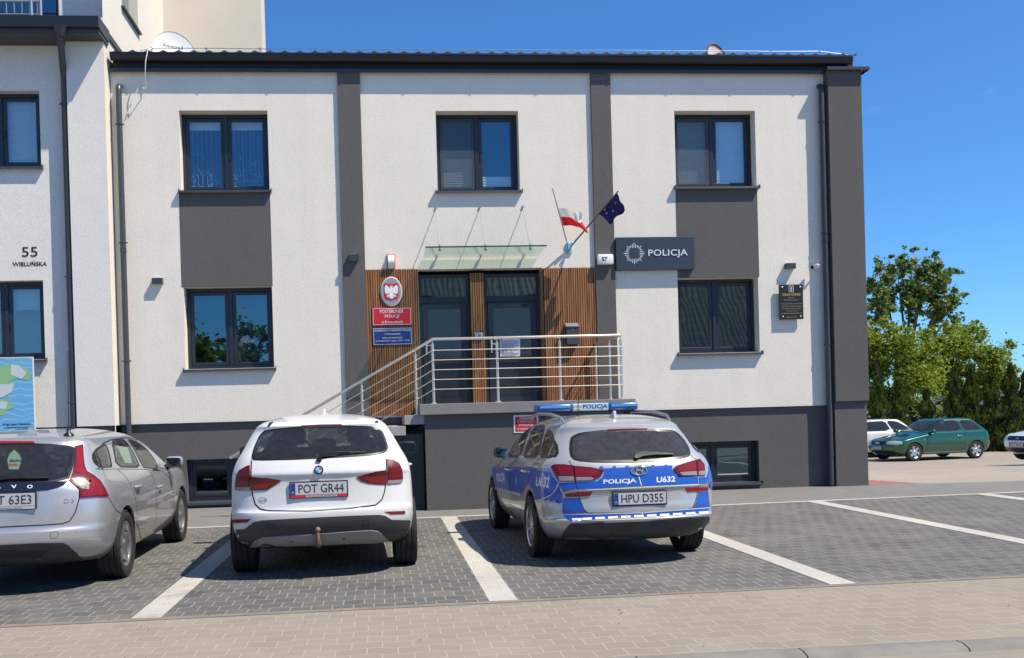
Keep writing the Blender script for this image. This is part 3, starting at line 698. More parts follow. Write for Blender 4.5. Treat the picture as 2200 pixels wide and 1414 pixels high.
def wall_lamp(x, z, y, label):
    t = thing('wall_lamp', label, 'lamp', (x, y, z), 'slim wall lamps on the police station')
    q = MB(); q.box(x-0.09, x+0.09, y-0.095, y-0.002, z-0.05, z+0.05, 0.003); q.build('housing', ANTHM, t)
    q = MB(); q.box(x-0.07, x+0.07, y-0.08, y-0.02, z-0.054, z-0.050); q.box(x-0.07, x+0.07, y-0.08, y-0.02, z+0.050, z+0.054); q.build('lens', mat('lamp_lens', (0.5, 0.5, 0.48), 0.3), t)
wall_lamp(-5.31, 3.985, 0.0, 'slim dark wall lamp left of the lower window with a tree reflection')
wall_lamp(-1.90, 4.345, -0.052, 'slim dark wall lamp on the grey pilaster beside the eagle plate')
wall_lamp(6.10, 4.085, 0.0, 'slim dark wall lamp right above the memorial plaque')
t = thing('security_camera', 'white bullet camera with black face beside the right downpipe', 'camera', (6.54, -0.05, 4.05))
q = MB()
mc = Matrix.Translation((6.53, -0.13, 4.06)) @ Matrix.Rotation(R(-35), 4, 'Z') @ Matrix.Rotation(R(-14), 4, 'Y')
bm2 = bmesh.new(); bmesh.ops.create_cube(bm2, size=1, matrix=mc @ Matrix.Translation((0.03, 0, 0)) @ Matrix.Diagonal((0.11, 0.085, 0.075, 1))); bmesh.ops.bevel(bm2, geom=bm2.edges[:], offset=0.022, segments=3, affect='EDGES')
me = bpy.data.meshes.new('x'); bm2.to_mesh(me); q.add_mesh(me, Matrix.Identity(4)); q.tube([(6.60, -0.12, 4.05), (6.63, -0.03, 4.0), (6.63, 0, 4.0)], 0.015, 8); q.build('body', WHITEP, t, smooth=40)
q = MB(); bm2 = bmesh.new(); bmesh.ops.create_cube(bm2, size=1, matrix=mc @ Matrix.Translation((-0.045, 0, 0)) @ Matrix.Diagonal((0.05, 0.075, 0.066, 1))); bmesh.ops.bevel(bm2, geom=bm2.edges[:], offset=0.015, segments=2, affect='EDGES')
me = bpy.data.meshes.new('x'); bm2.to_mesh(me); q.add_mesh(me, Matrix.Identity(4)); q.build('face', BLACKP, t, smooth=40)
# memorial plaque
PLQ = mat('dark_granite', (0.022, 0.026, 0.022), 0.25, var=0.5, vscale=120)
t = sign_frame('memorial_plaque', 'dark granite memorial plaque with gold lettering and four studs', 5.865, 6.315, 3.10, 3.74, -0.05, 0.03, PLQ, 'plaque', rad=0.002)
q = MB()
gold = mat('gold_leaf', (0.55, 0.36, 0.12), 0.4)
write(q, 'CZESŁAW STASZEWSKI', 6.09, 3.555, -0.081, 0.35, 0.045, 0.015)
write(q, 'pseudonim', 6.09, 3.495, -0.081, 0.12, 0.022, 0.01); q.build('name_lettering', gold, t)
q = MB()
for i, (z, w_) in enumerate(((3.455, 0.29), (3.385, 0.40), (3.34, 0.39), (3.298, 0.35), (3.255, 0.20), (3.21, 0.41), (3.14, 0.20))):
    rnd = random.Random(i); x = 6.09-w_/2
    while x < 6.09+w_/2: # engraved lines too fine to read
        l = rnd.uniform(0.02, 0.055); q.box(x, min(x+l, 6.09+w_/2), -0.0825, -0.081, z-0.007, z+0.007); x += l+0.01
q.build('engraving', mat('dull_gold', (0.22, 0.17, 0.09), 0.5), t)
q = MB(); q.box(6.045, 6.135, -0.0835, -0.081, 3.60, 3.72); q.build('portrait_frame', WHITEP, t)
q = MB(); q.box(6.053, 6.127, -0.0850, -0.0840, 3.608, 3.712); q.build('portrait_ground', BLACKP, t)
q = MB(); q.lathe([(0, -0.0870), (0.022, -0.0865), (0.024, -0.0855)], 'y', (6.09, 0, 3.67), 14); q.prism([(6.07, -0.0865, 3.61), (6.11, -0.0865, 3.61), (6.10, -0.0865, 3.65), (6.08, -0.0865, 3.65)], (0, 0.001, 0)); q.build('portrait', mat('grey_portrait', (0.4, 0.4, 0.42), 0.6), t)
for x, z in ((5.92, 3.69), (6.26, 3.69), (5.92, 3.15), (6.26, 3.15)):
    q = MB(); q.ball((x, -0.082, z), 0.016, (1, 0.8, 1), 12); q.build('stud', STEEL, t, smooth=60)

# letter box, intercom, notice
t = thing('letter_box', 'dark grey letter box with a steel hood on the wooden cladding', 'letter box', (1.98, -0.04, 2.75))
q = MB(); q.box(1.87, 2.09, -0.145, -0.038, 2.72, 3.03, 0.006); q.build('box_body', mat('letterbox_grey', (0.055, 0.062, 0.072), 0.4), t)
q = MB(); q.prism([(1.86, -0.165, 3.045), (1.86, -0.158, 3.03), (1.86, -0.036, 3.03), (1.86, -0.036, 3.115)], (0.24, 0, 0)); q.lathe([(0.012, -0.150), (0.012, -0.145)], 'y', (1.985, 0, 2.985), 12); q.build('hood', mat('hood_grey', (0.30, 0.31, 0.32), 0.4, metal=0.5), t)
t = thing('intercom', 'small steel intercom panel on the wooden post between the doors', 'intercom', (0.31, 0.08, 2.88))
q = MB(); q.box(0.235, 0.375, 0.05, 0.077, 2.87, 2.985, 0.005); q.build('panel', mat('intercom_steel', (0.5, 0.52, 0.55), 0.35, metal=0.6), t)
q = MB(); q.lathe([(0.0, 0.046), (0.024, 0.046), (0.026, 0.05)], 'y', (0.315, 0, 2.93), 16); q.build('button', mat('intercom_blue', (0.03, 0.12, 0.35), 0.3), t)
t = thing('notice', 'white printed notice taped inside the right door glass', 'notice', (0.88, 0.2, 2.56))
q = MB(); q.quad((0.705, 0.222, 2.55), (1.075, 0.222, 2.55), (1.075, 0.222, 2.89), (0.705, 0.222, 2.89)); q.build('paper', mat('white_paper', (0.75, 0.76, 0.78), 0.7), t)
q = MB(); rnd = random.Random(3); z = 2.845
for k in range(17):
    if k in (3, 7, 12): z -= 0.006
    x = 0.73; e = 1.05 if k % 4 else 0.97
    if k in (0,): x = 0.80
    while x < e-0.02:
        l = min(rnd.uniform(0.02, 0.06), e-x); q.quad((x, 0.2205, z-0.005), (x+l, 0.2205, z-0.005), (x+l, 0.2205, z+0.004), (x, 0.2205, z+0.004)); x += l+0.008
    z -= 0.0165
q.lathe([(0, 0.2202), (0.018, 0.2204)], 'y', (0.735, 0, 2.862), 14); q.build('print', mat('grey_ink', (0.12, 0.12, 0.15), 0.7), t)
tag(sign_frame('parking_sign', 'small red notice on the landing wall behind the police car', 0.62, 1.02, 1.19, 1.475, -1.931, 0.008, WHITEP, rad=0.003))
t = bpy.data.objects['parking_sign']
q = MB(); q.box(0.645, 0.995, -1.943, -1.9395, 1.215, 1.45); q.build('red_field', REDP, t)
q = MB()
for txt, z, w_ in (('PARKING', 1.42, 0.20), ('TYLKO DLA', 1.37, 0.27), ('POLICJI', 1.31, 0.22), ('I INTERESANTÓW', 1.255, 0.30)): write(q, txt, 0.82, z, -1.943, w_, 0.036, 0.0, 0.0015)
q.build('lettering', WHITEP, t)

# flags
t = thing('flag_bracket', 'pale blue steel twin flag bracket on the white wall', 'bracket', (1.97, 0, 4.45))
q = MB(); q.box(1.925, 2.03, -0.03, 0.0, 4.375, 4.56, 0.004); q.tube([(1.95, -0.02, 4.44), (1.935, -0.12, 4.57)], 0.019, 12); q.tube([(1.99, -0.02, 4.44), (2.03, -0.12, 4.56)], 0.019, 12); q.build('bracket_plate', mat('pale_blue_paint', (0.25, 0.48, 0.66), 0.4), t)
def flag(name, label, p0, p1, t0, t1, fdir, length, droop, m1, m2, wood_m, split=0.5, seed=1, fold=0.05, narrow=1.0):
    "pole from p0 to p1; the cloth hangs between t0 and t1 of the pole, blown along fdir"
    p0 = Vector(p0); p1 = Vector(p1); ax = p1-p0
    t = thing(name, label, 'flag', p0)
    q = MB(); q.tube([p0, p0+ax*0.5, p1], [0.015, 0.014, 0.011], 10); q.ball(p1, 0.017, (1, 1, 1), 10); q.build('pole', wood_m, t, smooth=50)
    fd = Vector(fdir).normalized(); nrm = fd.cross(ax).normalized(); rnd = random.Random(seed); NU, NV = 26, 20
    ph = rnd.uniform(0, 6); g = []
    for i in range(NU+1):
        u = i/NU; row = []
        for j in range(NV+1):
            v = j/NV
            tt = t0+(t1-t0)*(v*(1-0.0*u))
            b = p0+ax*(tt + (1-narrow)*u*(0.5-v)*(t1-t0))
            c = b + fd*(length*u) + nrm*(fold*u**0.6*(math.sin(u*7.0+ph+v*2.2)+0.5*math.sin(u*13+v*5+ph))) + Vector((0, 0, -droop*u*u)) + fd*0.03*math.sin(v*6+ph)*u
            row.append(c)
        g.append(row)
    for part, m, a, b in (('cloth_upper', m1, split, 1.0), ('cloth_lower', m2, 0.0, split)):
        if m is None or b-a < 0.01: continue
        q = MB(); js = [j for j in range(NV+1) if a-1e-6 <= j/NV <= b+1e-6]
        vs = [[q.bm.verts.new(g[i][j]) for j in js] for i in range(NU+1)]
        for i in range(NU):
            for j in range(len(js)-1): q._f([vs[i][j], vs[i+1][j], vs[i+1][j+1], vs[i][j+1]])
        q.build(part, m, t, smooth=180, normals=False)
    return t, g
def cloth(name, col):
    m = bpy.data.materials.new(name); nt, N, L, b = nodes(m); b.inputs['Base Color'].default_value = (*col, 1); b.inputs['Roughness'].default_value = 0.75
    tl = N.new('ShaderNodeBsdfTranslucent'); tl.inputs[0].default_value = (*col, 1); mx = N.new('ShaderNodeMixShader'); mx.inputs[0].default_value = 0.25
    out = N['Material Output']; L.new(b.outputs[0], mx.inputs[1]); L.new(tl.outputs[0], mx.inputs[2]); L.new(mx.outputs[0], out.inputs[0]); return m
PALEW = mat('pale_pole', (0.55, 0.53, 0.5), 0.5); BROWNW = mat('brown_pole', (0.16, 0.10, 0.065), 0.6)
flag('flag_on_pole', 'white and red flag blowing from a pale pole on the left of the bracket', (1.95, -0.06, 4.52), (F(1187, 405, -.78)[0], -.78, F(1187, 405, -.78)[1]), 0.36, 0.66, (0.93, -0.05, -0.03), 0.42, 0.10, cloth('flag_white', (0.78, 0.78, 0.80)), cloth('flag_red', (0.62, 0.015, 0.03)), PALEW, 0.5, 4, 0.055)
tE, gE = flag('flag_on_pole', 'dark blue flag with gold stars drooping from a brown pole over the grey pilaster', (2.01, -0.06, 4.50), (F(1327, 412, -.78)[0], -.78, F(1327, 412, -.78)[1]), 0.60, 0.985, (0.6, -0.05, -0.75), 0.27, 0.03, cloth('flag_blue', (0.010, 0.008, 0.10)), None, BROWNW, 0.0, 9, 0.05, 0.7)
q = MB()
for k, (i, j) in enumerate(((3, 5), (10, 4), (16, 10), (9, 15))):
    c = gE[i][j]
    pts = []
    for a in range(10):
        r = 0.026 if a % 2 == 0 else 0.011; an = math.pi/2+a*math.pi/5; pts.append((c.x+r*math.cos(an), c.y-0.012, c.z+r*math.sin(an)))
    q.prism(pts, (0, 0.004, 0))
q.build('gold_stars', gold, tE)

# satellite dishes on the roof
def dish(name, label, c, r, face, m, rim=None, txt=None, group=None):
    c = Vector(c); t = thing(name, label, 'satellite dish', (c.x, c.y, 8.0))
    f = Vector(face).normalized(); q = MB(); prof = []
    for k in range(9):
        a = k/8; prof.append((r*a, 0.16*r*a*a))
    full = prof + [(r*1.01, 0.16*r+0.008), (r*0.99, 0.16*r-0.014)] + [(r*k/8*0.99, 0.16*r*(k/8)**2-0.014) for k in range(7, -1, -1)]
    q.lathe(full, 'z', (0, 0, 0), 40, sx=0.92)
    mtx = Matrix.Translation(c) @ f.to_track_quat('Z', 'Y').to_matrix().to_4x4()
    q.bm.transform(mtx); d = q.build('reflector', m, t, smooth=40)
    if rim:
        q = MB(); n = 28
        q.tube([Vector((r*0.93*math.cos(math.pi*k/n+0.5), r*math.sin(math.pi*k/n+0.5), 0.165*r)) for k in range(n+1)], 0.018, 6); q.bm.transform(mtx); q.build('rusty_rim', rim, t, smooth=50)
    q = MB(); q.tube([(c.x, c.y+0.08, c.z-r*0.3), (c.x, c.y+0.12, 8.0)], 0.022, 10); q.tube([c-f*0.02, (c.x, c.y+0.09, c.z-r*0.25)], 0.02, 8)
    q.tube([c+Vector((0, -0.05, -r*0.95)), c+f*r*0.9+Vector((0, 0, -0.25))], 0.012, 8); q.build('mast', GALV, t, smooth=40)
    if txt:
        q = MB(); me = text_mesh(txt, 0.10, 0.0, 1.05, 0.0)
        for v in me.vertices:
            v.co.y += 0.15; a_ = math.hypot(v.co.x, v.co.y)/r; v.co.z = 0.16*r*a_*a_+0.004
        q.add_mesh(me, mtx); q.build('lettering', BLACKP, t)
    return t
dish('satellite_dish', 'large clean white satellite dish at the left end of the roof', (-5.02, 0.42, 8.10), 0.41, (0.42, -0.88, 0.22), mat('dish_white', (0.74, 0.74, 0.70), 0.4), txt='Amstrad')
dish('satellite_dish', 'small worn satellite dish with rusty rim at the right end of the roof', (5.02, 0.6, 8.10), 0.31, (0.50, -0.84, 0.18), mat('dish_aged', (0.55, 0.51, 0.46), 0.6, var=0.2, vscale=8), mat('rust', (0.16, 0.06, 0.025), 0.8, var=0.3, vscale=30))

# ---------------------------------------------------------------- the neighbouring taller building
TB = thing('office_building', 'taller white building at the left with a dark eaves slab and a cream rear wing', 'building', (-6.5, 0, 0))
V1 = (-8.6, -7.185, 5.97, 7.27); V2 = (-8.6, -7.215, 2.665, 4.02)
mb = MB(); wall_sheet(mb, -12.0, -6.66, 1.49, 8.45, [V1, V2], y=-0.12, depth=0.20)
mb.quad((-6.66, -0.32, 1.49), (-6.66, -0.32, 8.45), (-6.66, -0.12, 8.45), (-6.66, -0.12, 1.49))
mb.quad((-6.66, -0.32, 1.49), (-6.03, -0.32, 1.49), (-6.03, -0.32, 8.45), (-6.66, -0.32, 8.45))
mb.quad((-6.9, 0.15, 8.4), (-6.03, 0.15, 8.4), (-6.03, 0.15, 13), (-6.9, 0.15, 13)); mb.quad((-6.9, 0.15, 8.4), (-6.9, 0.15, 13), (-6.9, 1.6, 13), (-6.9, 1.6, 8.4))
mb.quad((-12, 1.6, 8.4), (-6.9, 1.6, 8.4), (-6.9, 1.6, 13), (-12, 1.6, 13))
mb.box(-12, -6.1, 0.6, 12, 0, 8.3); mb.box(-12, -6.04, -0.3, 12, 12.9, 13)
mb.build('wall', LWHITE, TB, normals=False)
mb = MB(); sw = [(0.95, 2.15, 9.19, 10.4)]
def yz(y, z): return (-6.03, y, z)
sh_ = MB(); wall_sheet(sh_, -0.32, 4.4, 0.0, 13, [(0.95, 2.15, 9.18, 10.5)], y=0, depth=0.2)
for v in sh_.bm.verts: v.co = Vector((-6.03-v.co.y, v.co.x, v.co.z))
sh_.build('side_wall', CREAM, TB)
q = MB(); q.quad((-6.2, 0.9, 9.1), (-6.2, 2.2, 9.1), (-6.2, 2.2, 10.6), (-6.2, 0.9, 10.6)); sw_ = q.build('side_window', GLASSW, TB)
q = MB(); q.box(-6.2, -5.97, 0.9, 2.2, 9.15, 9.185); q.build('sill', ANTHM, sw_)
q = MB(); q.box(-6.03, F(562, 60, 4.4)[0], 4.4, 5.1, 7.5, 13.5); q.build('rear_wing', mat('wing_plaster', (0.66, 0.60, 0.50), 0.92, var=0.05, vscale=1.2, bump=0.5, bscale=45, bdist=0.006), TB)
q = MB(); q.box(-12, -6.66, -0.07, 0.05, -0.05, 1.49); q.box(-6.662, -6.03, -0.27, 0.05, -0.05, 1.49); q.build('plinth', PLINTH, TB)
SLABM = mat('dark_slab', (0.05, 0.052, 0.06), 0.5, var=0.1, vscale=3)
q = MB(); q.box(-12, -6.0, -0.66, -0.125, 8.04, 8.2); q.box(-12, -6.0, -0.66, 1.6, 8.2, 8.3); q.build('eaves_slab', SLABM, TB)
q = MB(); q.box(-12, -5.985, -0.74, -0.662, 8.12, 8.31, 0.01); q.box(-5.999, -5.985, -0.66, -0.1, 8.10, 8.31); q.build('gutter', MATS['dark_gutter'], TB)
q = MB(); q.tube([(-6.62, -0.72, 8.17), (-6.63, -0.66, 8.05), (-6.65, -0.60, 7.93), (-6.71, -0.32, 7.56), (-6.72, -0.25, 7.42), (-6.735, -0.25, 0.0)], 0.055, 14)
q.lathe([(0.13, 8.14), (0.055, 7.98)], 'z', (-6.62, -0.67, 0), 14); dp = q.build('downpipe', PIPE, TB, smooth=45)
q = MB()
for z in (1.9, 4.05, 7.0):
    q.lathe([(0.055, z-0.013), (0.064, z-0.013), (0.064, z+0.013), (0.055, z+0.013)], 'z', (-6.727, -0.25, 0), 14); q.box(-6.815, -6.64, -0.258, -0.242, z-0.01, z+0.01)
q.build('pipe_clip', PIPE, dp)
window(TB, *V1, y=0.07, sy=-0.12, blinds=((1, 1.0, 0.0),), mull=-7.9)
window(TB, *V2, y=0.07, sy=-0.12, blinds=((1, 1.0, 0.68),), mull=-7.9)
RGL = MB()
RGL.tube([(-12, -0.55, 8.62), (-6.95, -0.55, 8.62)], 0.018, 8); RGL.tube([(-12, -0.55, 8.40), (-6.95, -0.55, 8.40)], 0.012, 8)
for k in range(40): RGL.tube([(-11.9+k*0.125, -0.55, 8.40), (-11.9+k*0.125, -0.55, 9.25)], 0.009, 6)
for x in (-6.97, -7.12, -8.4): RGL.tube([(x, -0.55, 8.3), (x, -0.55, 9.3)], 0.024, 10)
RGL.tube([(-12, -0.55, 9.28), (-6.95, -0.55, 9.28)], 0.02, 8); RGL.build('balcony_railing', mat('railing_grey', (0.5, 0.5, 0.5), 0.35, metal=0.7), TB, smooth=40)
q = MB(); q.box(-11.5, -6.92, 0.5, 0.56, 8.31, 11.5); q.build('balcony_door', ANTH, TB)
q = MB(); q.quad((-11.4, 0.49, 8.4), (-7.05, 0.49, 8.4), (-7.05, 0.49, 11), (-11.4, 0.49, 11)); q.build('balcony_pane', GLASSW, TB)
t = thing('house_number_lettering', 'dark raised number 55 over the word WIELUŃSKA on the white wall', 'lettering', (-7.4, -0.16, 4.25))
q = MB(); write(q, '55', -7.42, 4.51, -0.122, 0.26, 0.165, 0.0, 0.004); q.build('digits', BLACKP, t)
q = MB(); write(q, 'WIELUŃSKA', -7.425, 4.315, -0.122, 0.565, 0.095, 0.006, 0.004); q.build('street_name', BLACKP, t)
# municipal map board
t = thing('map_board', 'blue printed map board standing by the wall of the taller building', 'board', (-7.9, -0.5, 0))
q = MB(); q.box(-9.0, -7.28, -0.52, -0.48, 1.30, 2.68, 0.004); q.build('panel', mat('board_edge', (0.6, 0.62, 0.63), 0.4), t)
def mapmat():
    m = bpy.data.materials.new('map_print'); nt, N, L, b = nodes(m); tc = N.new('ShaderNodeTexCoord')
    w_ = N.new('ShaderNodeTexVoronoi'); w_.feature = 'DISTANCE_TO_EDGE'; w_.inputs['Scale'].default_value = 9; L.new(tc.outputs['Object'], w_.inputs['Vector'])
    n = N.new('ShaderNodeTexWave'); n.wave_type = 'RINGS'; n.inputs['Scale'].default_value = 3.0; n.inputs['Distortion'].default_value = 9; n.inputs['Detail'].default_value = 1; L.new(tc.outputs['Object'], n.inputs['Vector'])
    cr = N.new('ShaderNodeValToRGB'); cr.color_ramp.elements[0].position = 0.9; cr.color_ramp.elements[0].color = (0.14, 0.40, 0.66, 1); cr.color_ramp.elements[1].position = 0.97; cr.color_ramp.elements[1].color = (0.28, 0.54, 0.76, 1)
    L.new(n.outputs['Fac'], cr.inputs[0]); L.new(cr.outputs[0], b.inputs['Base Color']); b.inputs['Roughness'].default_value = 0.4; return m
q = MB(); q.quad((-8.98, -0.523, 1.385), (-7.295, -0.523, 1.385), (-7.295, -0.523, 2.665), (-8.98, -0.523, 2.665)); q.build('print', mapmat(), t)
q = MB(); q.quad((-8.98, -0.523, 1.315), (-7.295, -0.523, 1.315), (-7.295, -0.523, 1.384), (-8.98, -0.523, 1.384)); q.build('white_strip', WHITEP, t)
def px2(pts, ox, oy, s, y): return [(F(ox+a/s, oy+b/s, y)) for a, b in pts]
q = MB(); g_ = px2([(-200, 1000), (0, 1015), (60, 998), (110, 1003), (175, 1048), (160, 1092), (90, 1082), (40, 1110), (85, 1105), (70, 1150), (-100, 1180), (-200, 1150)], 0, 400, 2.6187, -0.526); q.prism([(a, -0.5265, b) for a, b in g_], (0, 0.002, 0))
g_ = px2([(-200, 1190), (0, 1200), (70, 1195), (50, 1220), (82, 1245), (35, 1262), (20, 1290), (-100, 1300)], 0, 400, 2.6187, -0.526); q.prism([(a, -0.5265, b) for a, b in g_], (0, 0.002, 0)); q.build('map_area', mat('map_green', (0.25, 0.48, 0.23), 0.5), t)
q = MB(); 
for pl in ([(60, 1003), (105, 1010), (150, 1050), (120, 1085), (60, 1060)], [(-50, 1110), (20, 1115), (80, 1110), (65, 1160), (10, 1190), (-60, 1180)], [(0, 1210), (45, 1215), (30, 1255), (-20, 1250)]):
    g_ = px2(pl, 0, 400, 2.6187, -0.528); q.prism([(a, -0.5285, b) for a, b in g_], (0, 0.001, 0))
q.build('map_area', mat('map_pale', (0.55, 0.60, 0.62), 0.5), t)
q = MB(); write(q, 'Urząd Gminy Kraszewice', -7.575, 1.555, -0.5235, 0.45, 0.042, 0.012)
for txt, z, w_ in (('ul. Wieluńska 53, 63-522 Kraszewice', 1.505, 0.42), ('tel. 62 731 0000', 1.468, 0.22), ('e-mail: urzad@kraszewice.pl', 1.432, 0.34)): write(q, txt, -7.36-w_/2, z, -0.5235, w_, 0.026, 0.0)
q.build('lettering', mat('navy_ink', (0.01, 0.03, 0.09), 0.5), t)
q = MB(); q.box(-7.86, -7.70, -0.5255, -0.5235, 1.325, 1.374); q.build('logo_block', BLACKP, t)
q = MB()
for x in (-8.85, -7.42): q.box(x-0.03, x+0.03, -0.475, -0.42, 0.0, 1.6)
q.build('board_post', GALV, t)

# ---------------------------------------------------------------- the street side that the windows mirror
def tiles(name, col):
    m = bpy.data.materials.new(name); nt, N, L, b = nodes(m); tc = N.new('ShaderNodeTexCoord')
    w1 = N.new('ShaderNodeTexWave'); w1.inputs['Scale'].default_value = 1.05; w1.inputs['Distortion'].default_value = 0.6; w1.inputs['Detail'].default_value = 2; w1.bands_direction = 'X'; L.new(tc.outputs['Object'], w1.inputs['Vector'])
    w2 = N.new('ShaderNodeTexWave'); w2.inputs['Scale'].default_value = 0.8; w2.inputs['Distortion'].default_value = 1.6; w2.inputs['Detail Scale'].default_value = 0.6; w2.bands_direction = 'Z'; w2.wave_profile = 'SAW'; L.new(tc.outputs['Object'], w2.inputs['Vector'])
    mu = N.new('ShaderNodeMath'); mu.operation = 'MULTIPLY_ADD'; mu.inputs[1].default_value = 0.14; L.new(w1.outputs['Fac'], mu.inputs[0]); L.new(w2.outputs['Fac'], mu.inputs[2])
    cr = N.new('ShaderNodeValToRGB'); cr.color_ramp.elements[0].color = (*[c*0.55 for c in col], 1); cr.color_ramp.elements[1].color = (*[c*1.15 for c in col], 1); L.new(mu.outputs[0], cr.inputs[0])
    L.new(cr.outputs[0], b.inputs['Base Color']); b.inputs['Roughness'].default_value = 0.6
    bp = N.new('ShaderNodeBump'); bp.inputs['Distance'].default_value = 0.08; L.new(mu.outputs[0], bp.inputs['Height']); L.new(bp.outputs[0], b.inputs['Normal']); return m
TILE = tiles('house_roof_tile', (0.10, 0.095, 0.10))
def house(label, x0, x1, y0, y1, ze, zr, gable):
    t = thing('house', label, 'house', ((x0+x1)/2, y1, 0))
    q = MB(); q.box(x0, x1, y0, y1, 0, ze)
    if gable == 'y': q.prism([(x0, y1, ze), (x1, y1, ze), ((x0+x1)/2, y1, zr)], (0, y0-y1, 0))
    else: q.prism([(x0, y0, ze), (x0, y1, ze), (x0, (y0+y1)/2, zr)], (x1-x0, 0, 0))
    q.build('wall', mat('house_render', (0.80, 0.80, 0.76), 0.9, var=0.06, vscale=1), t)
    q = MB(); e = 0.5
    if gable == 'y':
        xm = (x0+x1)/2; sl = (zr-ze)/(xm-x0)
        for s, a in ((1, x0-e), (-1, x1+e)): q.prism([(a, y1+e, ze-e*sl+0.05), (xm, y1+e, zr+0.05), (xm, y1+e, zr+0.2), (a, y1+e, ze-e*sl+0.2)], (0, y0-y1-2*e, 0))
    else:
        ym = (y0+y1)/2; sl = (zr-ze)/(y1-ym)
        for a in (y0-e, y1+e): q.prism([(x0-e, a, ze-e*sl+0.05), (x0-e, ym, zr+0.05), (x0-e, ym, zr+0.2), (x0-e, a, ze-e*sl+0.2)], (x1-x0+2*e, 0, 0))
    q.build('roof', TILE, t)
    for k in range(int((x1-x0)/3)):
        q = MB(); a = x0+1.2+k*3.0; q.box(a, a+1.2, y1-0.05, y1+0.02, 1.0, 2.4); q.build('window', ANTH, t)
    return t
house('rendered house with a long tiled roof across the road from the entrance', 0.5, 11.5, -43, -33, 8.0, 11.8, 'x')
house('low house with a steep tiled roof across the road, to the right', 13.5, 24.0, -44, -33, 3.6, 9.8, 'x')
# ---------------------------------------------------------------- trees and hedge
def leafmat(name, c1, c2, tr=0.3):
    m = bpy.data.materials.new(name); nt, N, L, b = nodes(m); g = N.new('ShaderNodeNewGeometry')
    oi = N.new('ShaderNodeTexNoise'); oi.inputs['Scale'].default_value = 2.2; oi.inputs['Detail'].default_value = 4; L.new(g.outputs['Position'], oi.inputs['Vector'])
    ad = N.new('ShaderNodeMath'); ad.operation = 'MULTIPLY_ADD'; ad.inputs[1].default_value = 0.5; L.new(g.outputs['Random Per Island'], ad.inputs[0]); L.new(oi.outputs['Fac'], ad.inputs[2])
    cr = N.new('ShaderNodeValToRGB'); cr.color_ramp.elements[0].position = 0.35; cr.color_ramp.elements[1].position = 1.05
    cr.color_ramp.elements[0].color = (*c1, 1); cr.color_ramp.elements[1].color = (*c2, 1); L.new(ad.outputs[0], cr.inputs[0]); L.new(cr.outputs[0], b.inputs['Base Color'])
    b.inputs['Roughness'].default_value = 0.5; b.inputs['Specular IOR Level'].default_value = 0.3
    tl = N.new('ShaderNodeBsdfTranslucent'); L.new(cr.outputs[0], tl.inputs[0]); mx = N.new('ShaderNodeMixShader'); mx.inputs[0].default_value = tr
    out = N['Material Output']; L.new(b.outputs[0], mx.inputs[1]); L.new(tl.outputs[0], mx.inputs[2]); L.new(mx.outputs[0], out.inputs[0]); return m
def leaves(clumps, n, size, rnd, droop=0.0, elong=1.5, spread=0.72):
    "leaf blades scattered through ellipsoidal clumps, denser towards each clump's skin"
    vs = []; fs = []
    wts = [c[3]*c[4]*c[5] for c in clumps]; wts = [w**0.7 for w in wts]
    for c in rnd.choices(clumps, wts, k=n):
        while True:
            d = Vector((rnd.gauss(0, 1), rnd.gauss(0, 1), rnd.gauss(0, 1)))
            if d.length > 0.1: break
        d.normalize(); r = min(1.7, abs(rnd.gauss(0, spread)))
        p = Vector((c[0]+d.x*r*c[3], c[1]+d.y*r*c[4], c[2]+d.z*r*c[5]))
        ax = Vector((rnd.gauss(0, 1), rnd.gauss(0, 1), rnd.gauss(0, 0.7)-droop)).normalized()
        sd = ax.cross(Vector((rnd.gauss(0, 1), rnd.gauss(0, 1), rnd.gauss(0, 1)))).normalized()
        s = size*rnd.uniform(0.6, 1.3); a = ax*s*elong*0.5; b = sd*s*0.5
        i = len(vs); vs += [p-a, p-a*0.1+b, p+a, p-a*0.1-b]; fs.append((i, i+1, i+2, i+3))
    return vs, fs
BARK = mat('bark', (0.11, 0.085, 0.065), 0.9, var=0.3, vscale=8, bump=0.6, bscale=30, bdist=0.02)
def tree(name, label, base, clumps, n, size, lm, limbs, rt, rnd, cat='tree', group=None, droop=0.0, elong=1.5, spread=0.72):
    base = Vector(base); t = thing(name, label, cat, base, group)
    vs, fs = leaves([(c[0]+base.x, c[1]+base.y, c[2]+base.z, c[3], c[4], c[5]) for c in clumps], n, size, rnd, droop, elong, spread)
    me = bpy.data.meshes.new('crown'); me.from_pydata([v-base for v in vs], [], fs); link_mesh('crown', me, lm, t)
    q = MB()
    for path, r in limbs: q.tube([base+Vector(p) for p in path], r, 8)
    q.build('trunk', BARK, t, smooth=60)
    return t
rnd = random.Random(21)
LEAF_P = leafmat('poplar_leaf', (0.075, 0.135, 0.026), (0.21, 0.27, 0.075), 0.45)
LEAF_W = leafmat('bright_leaf', (0.12, 0.19, 0.016), (0.30, 0.37, 0.045), 0.45)
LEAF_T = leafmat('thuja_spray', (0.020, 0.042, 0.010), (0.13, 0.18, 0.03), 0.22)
def at(px, py, y):
    x, z = F(px, py, y); return x, z
def crown_from_px(pts, y, rpx, dep, base):
    k = (y-CAMP.y)/CF; out = []
    for px, py, rr in pts:
        x, z = at(px, py, y); r = rr*k
        out.append((x-base[0], rnd.uniform(-dep, dep), z-base[2], r, r*1.1, r*0.92))
    return out
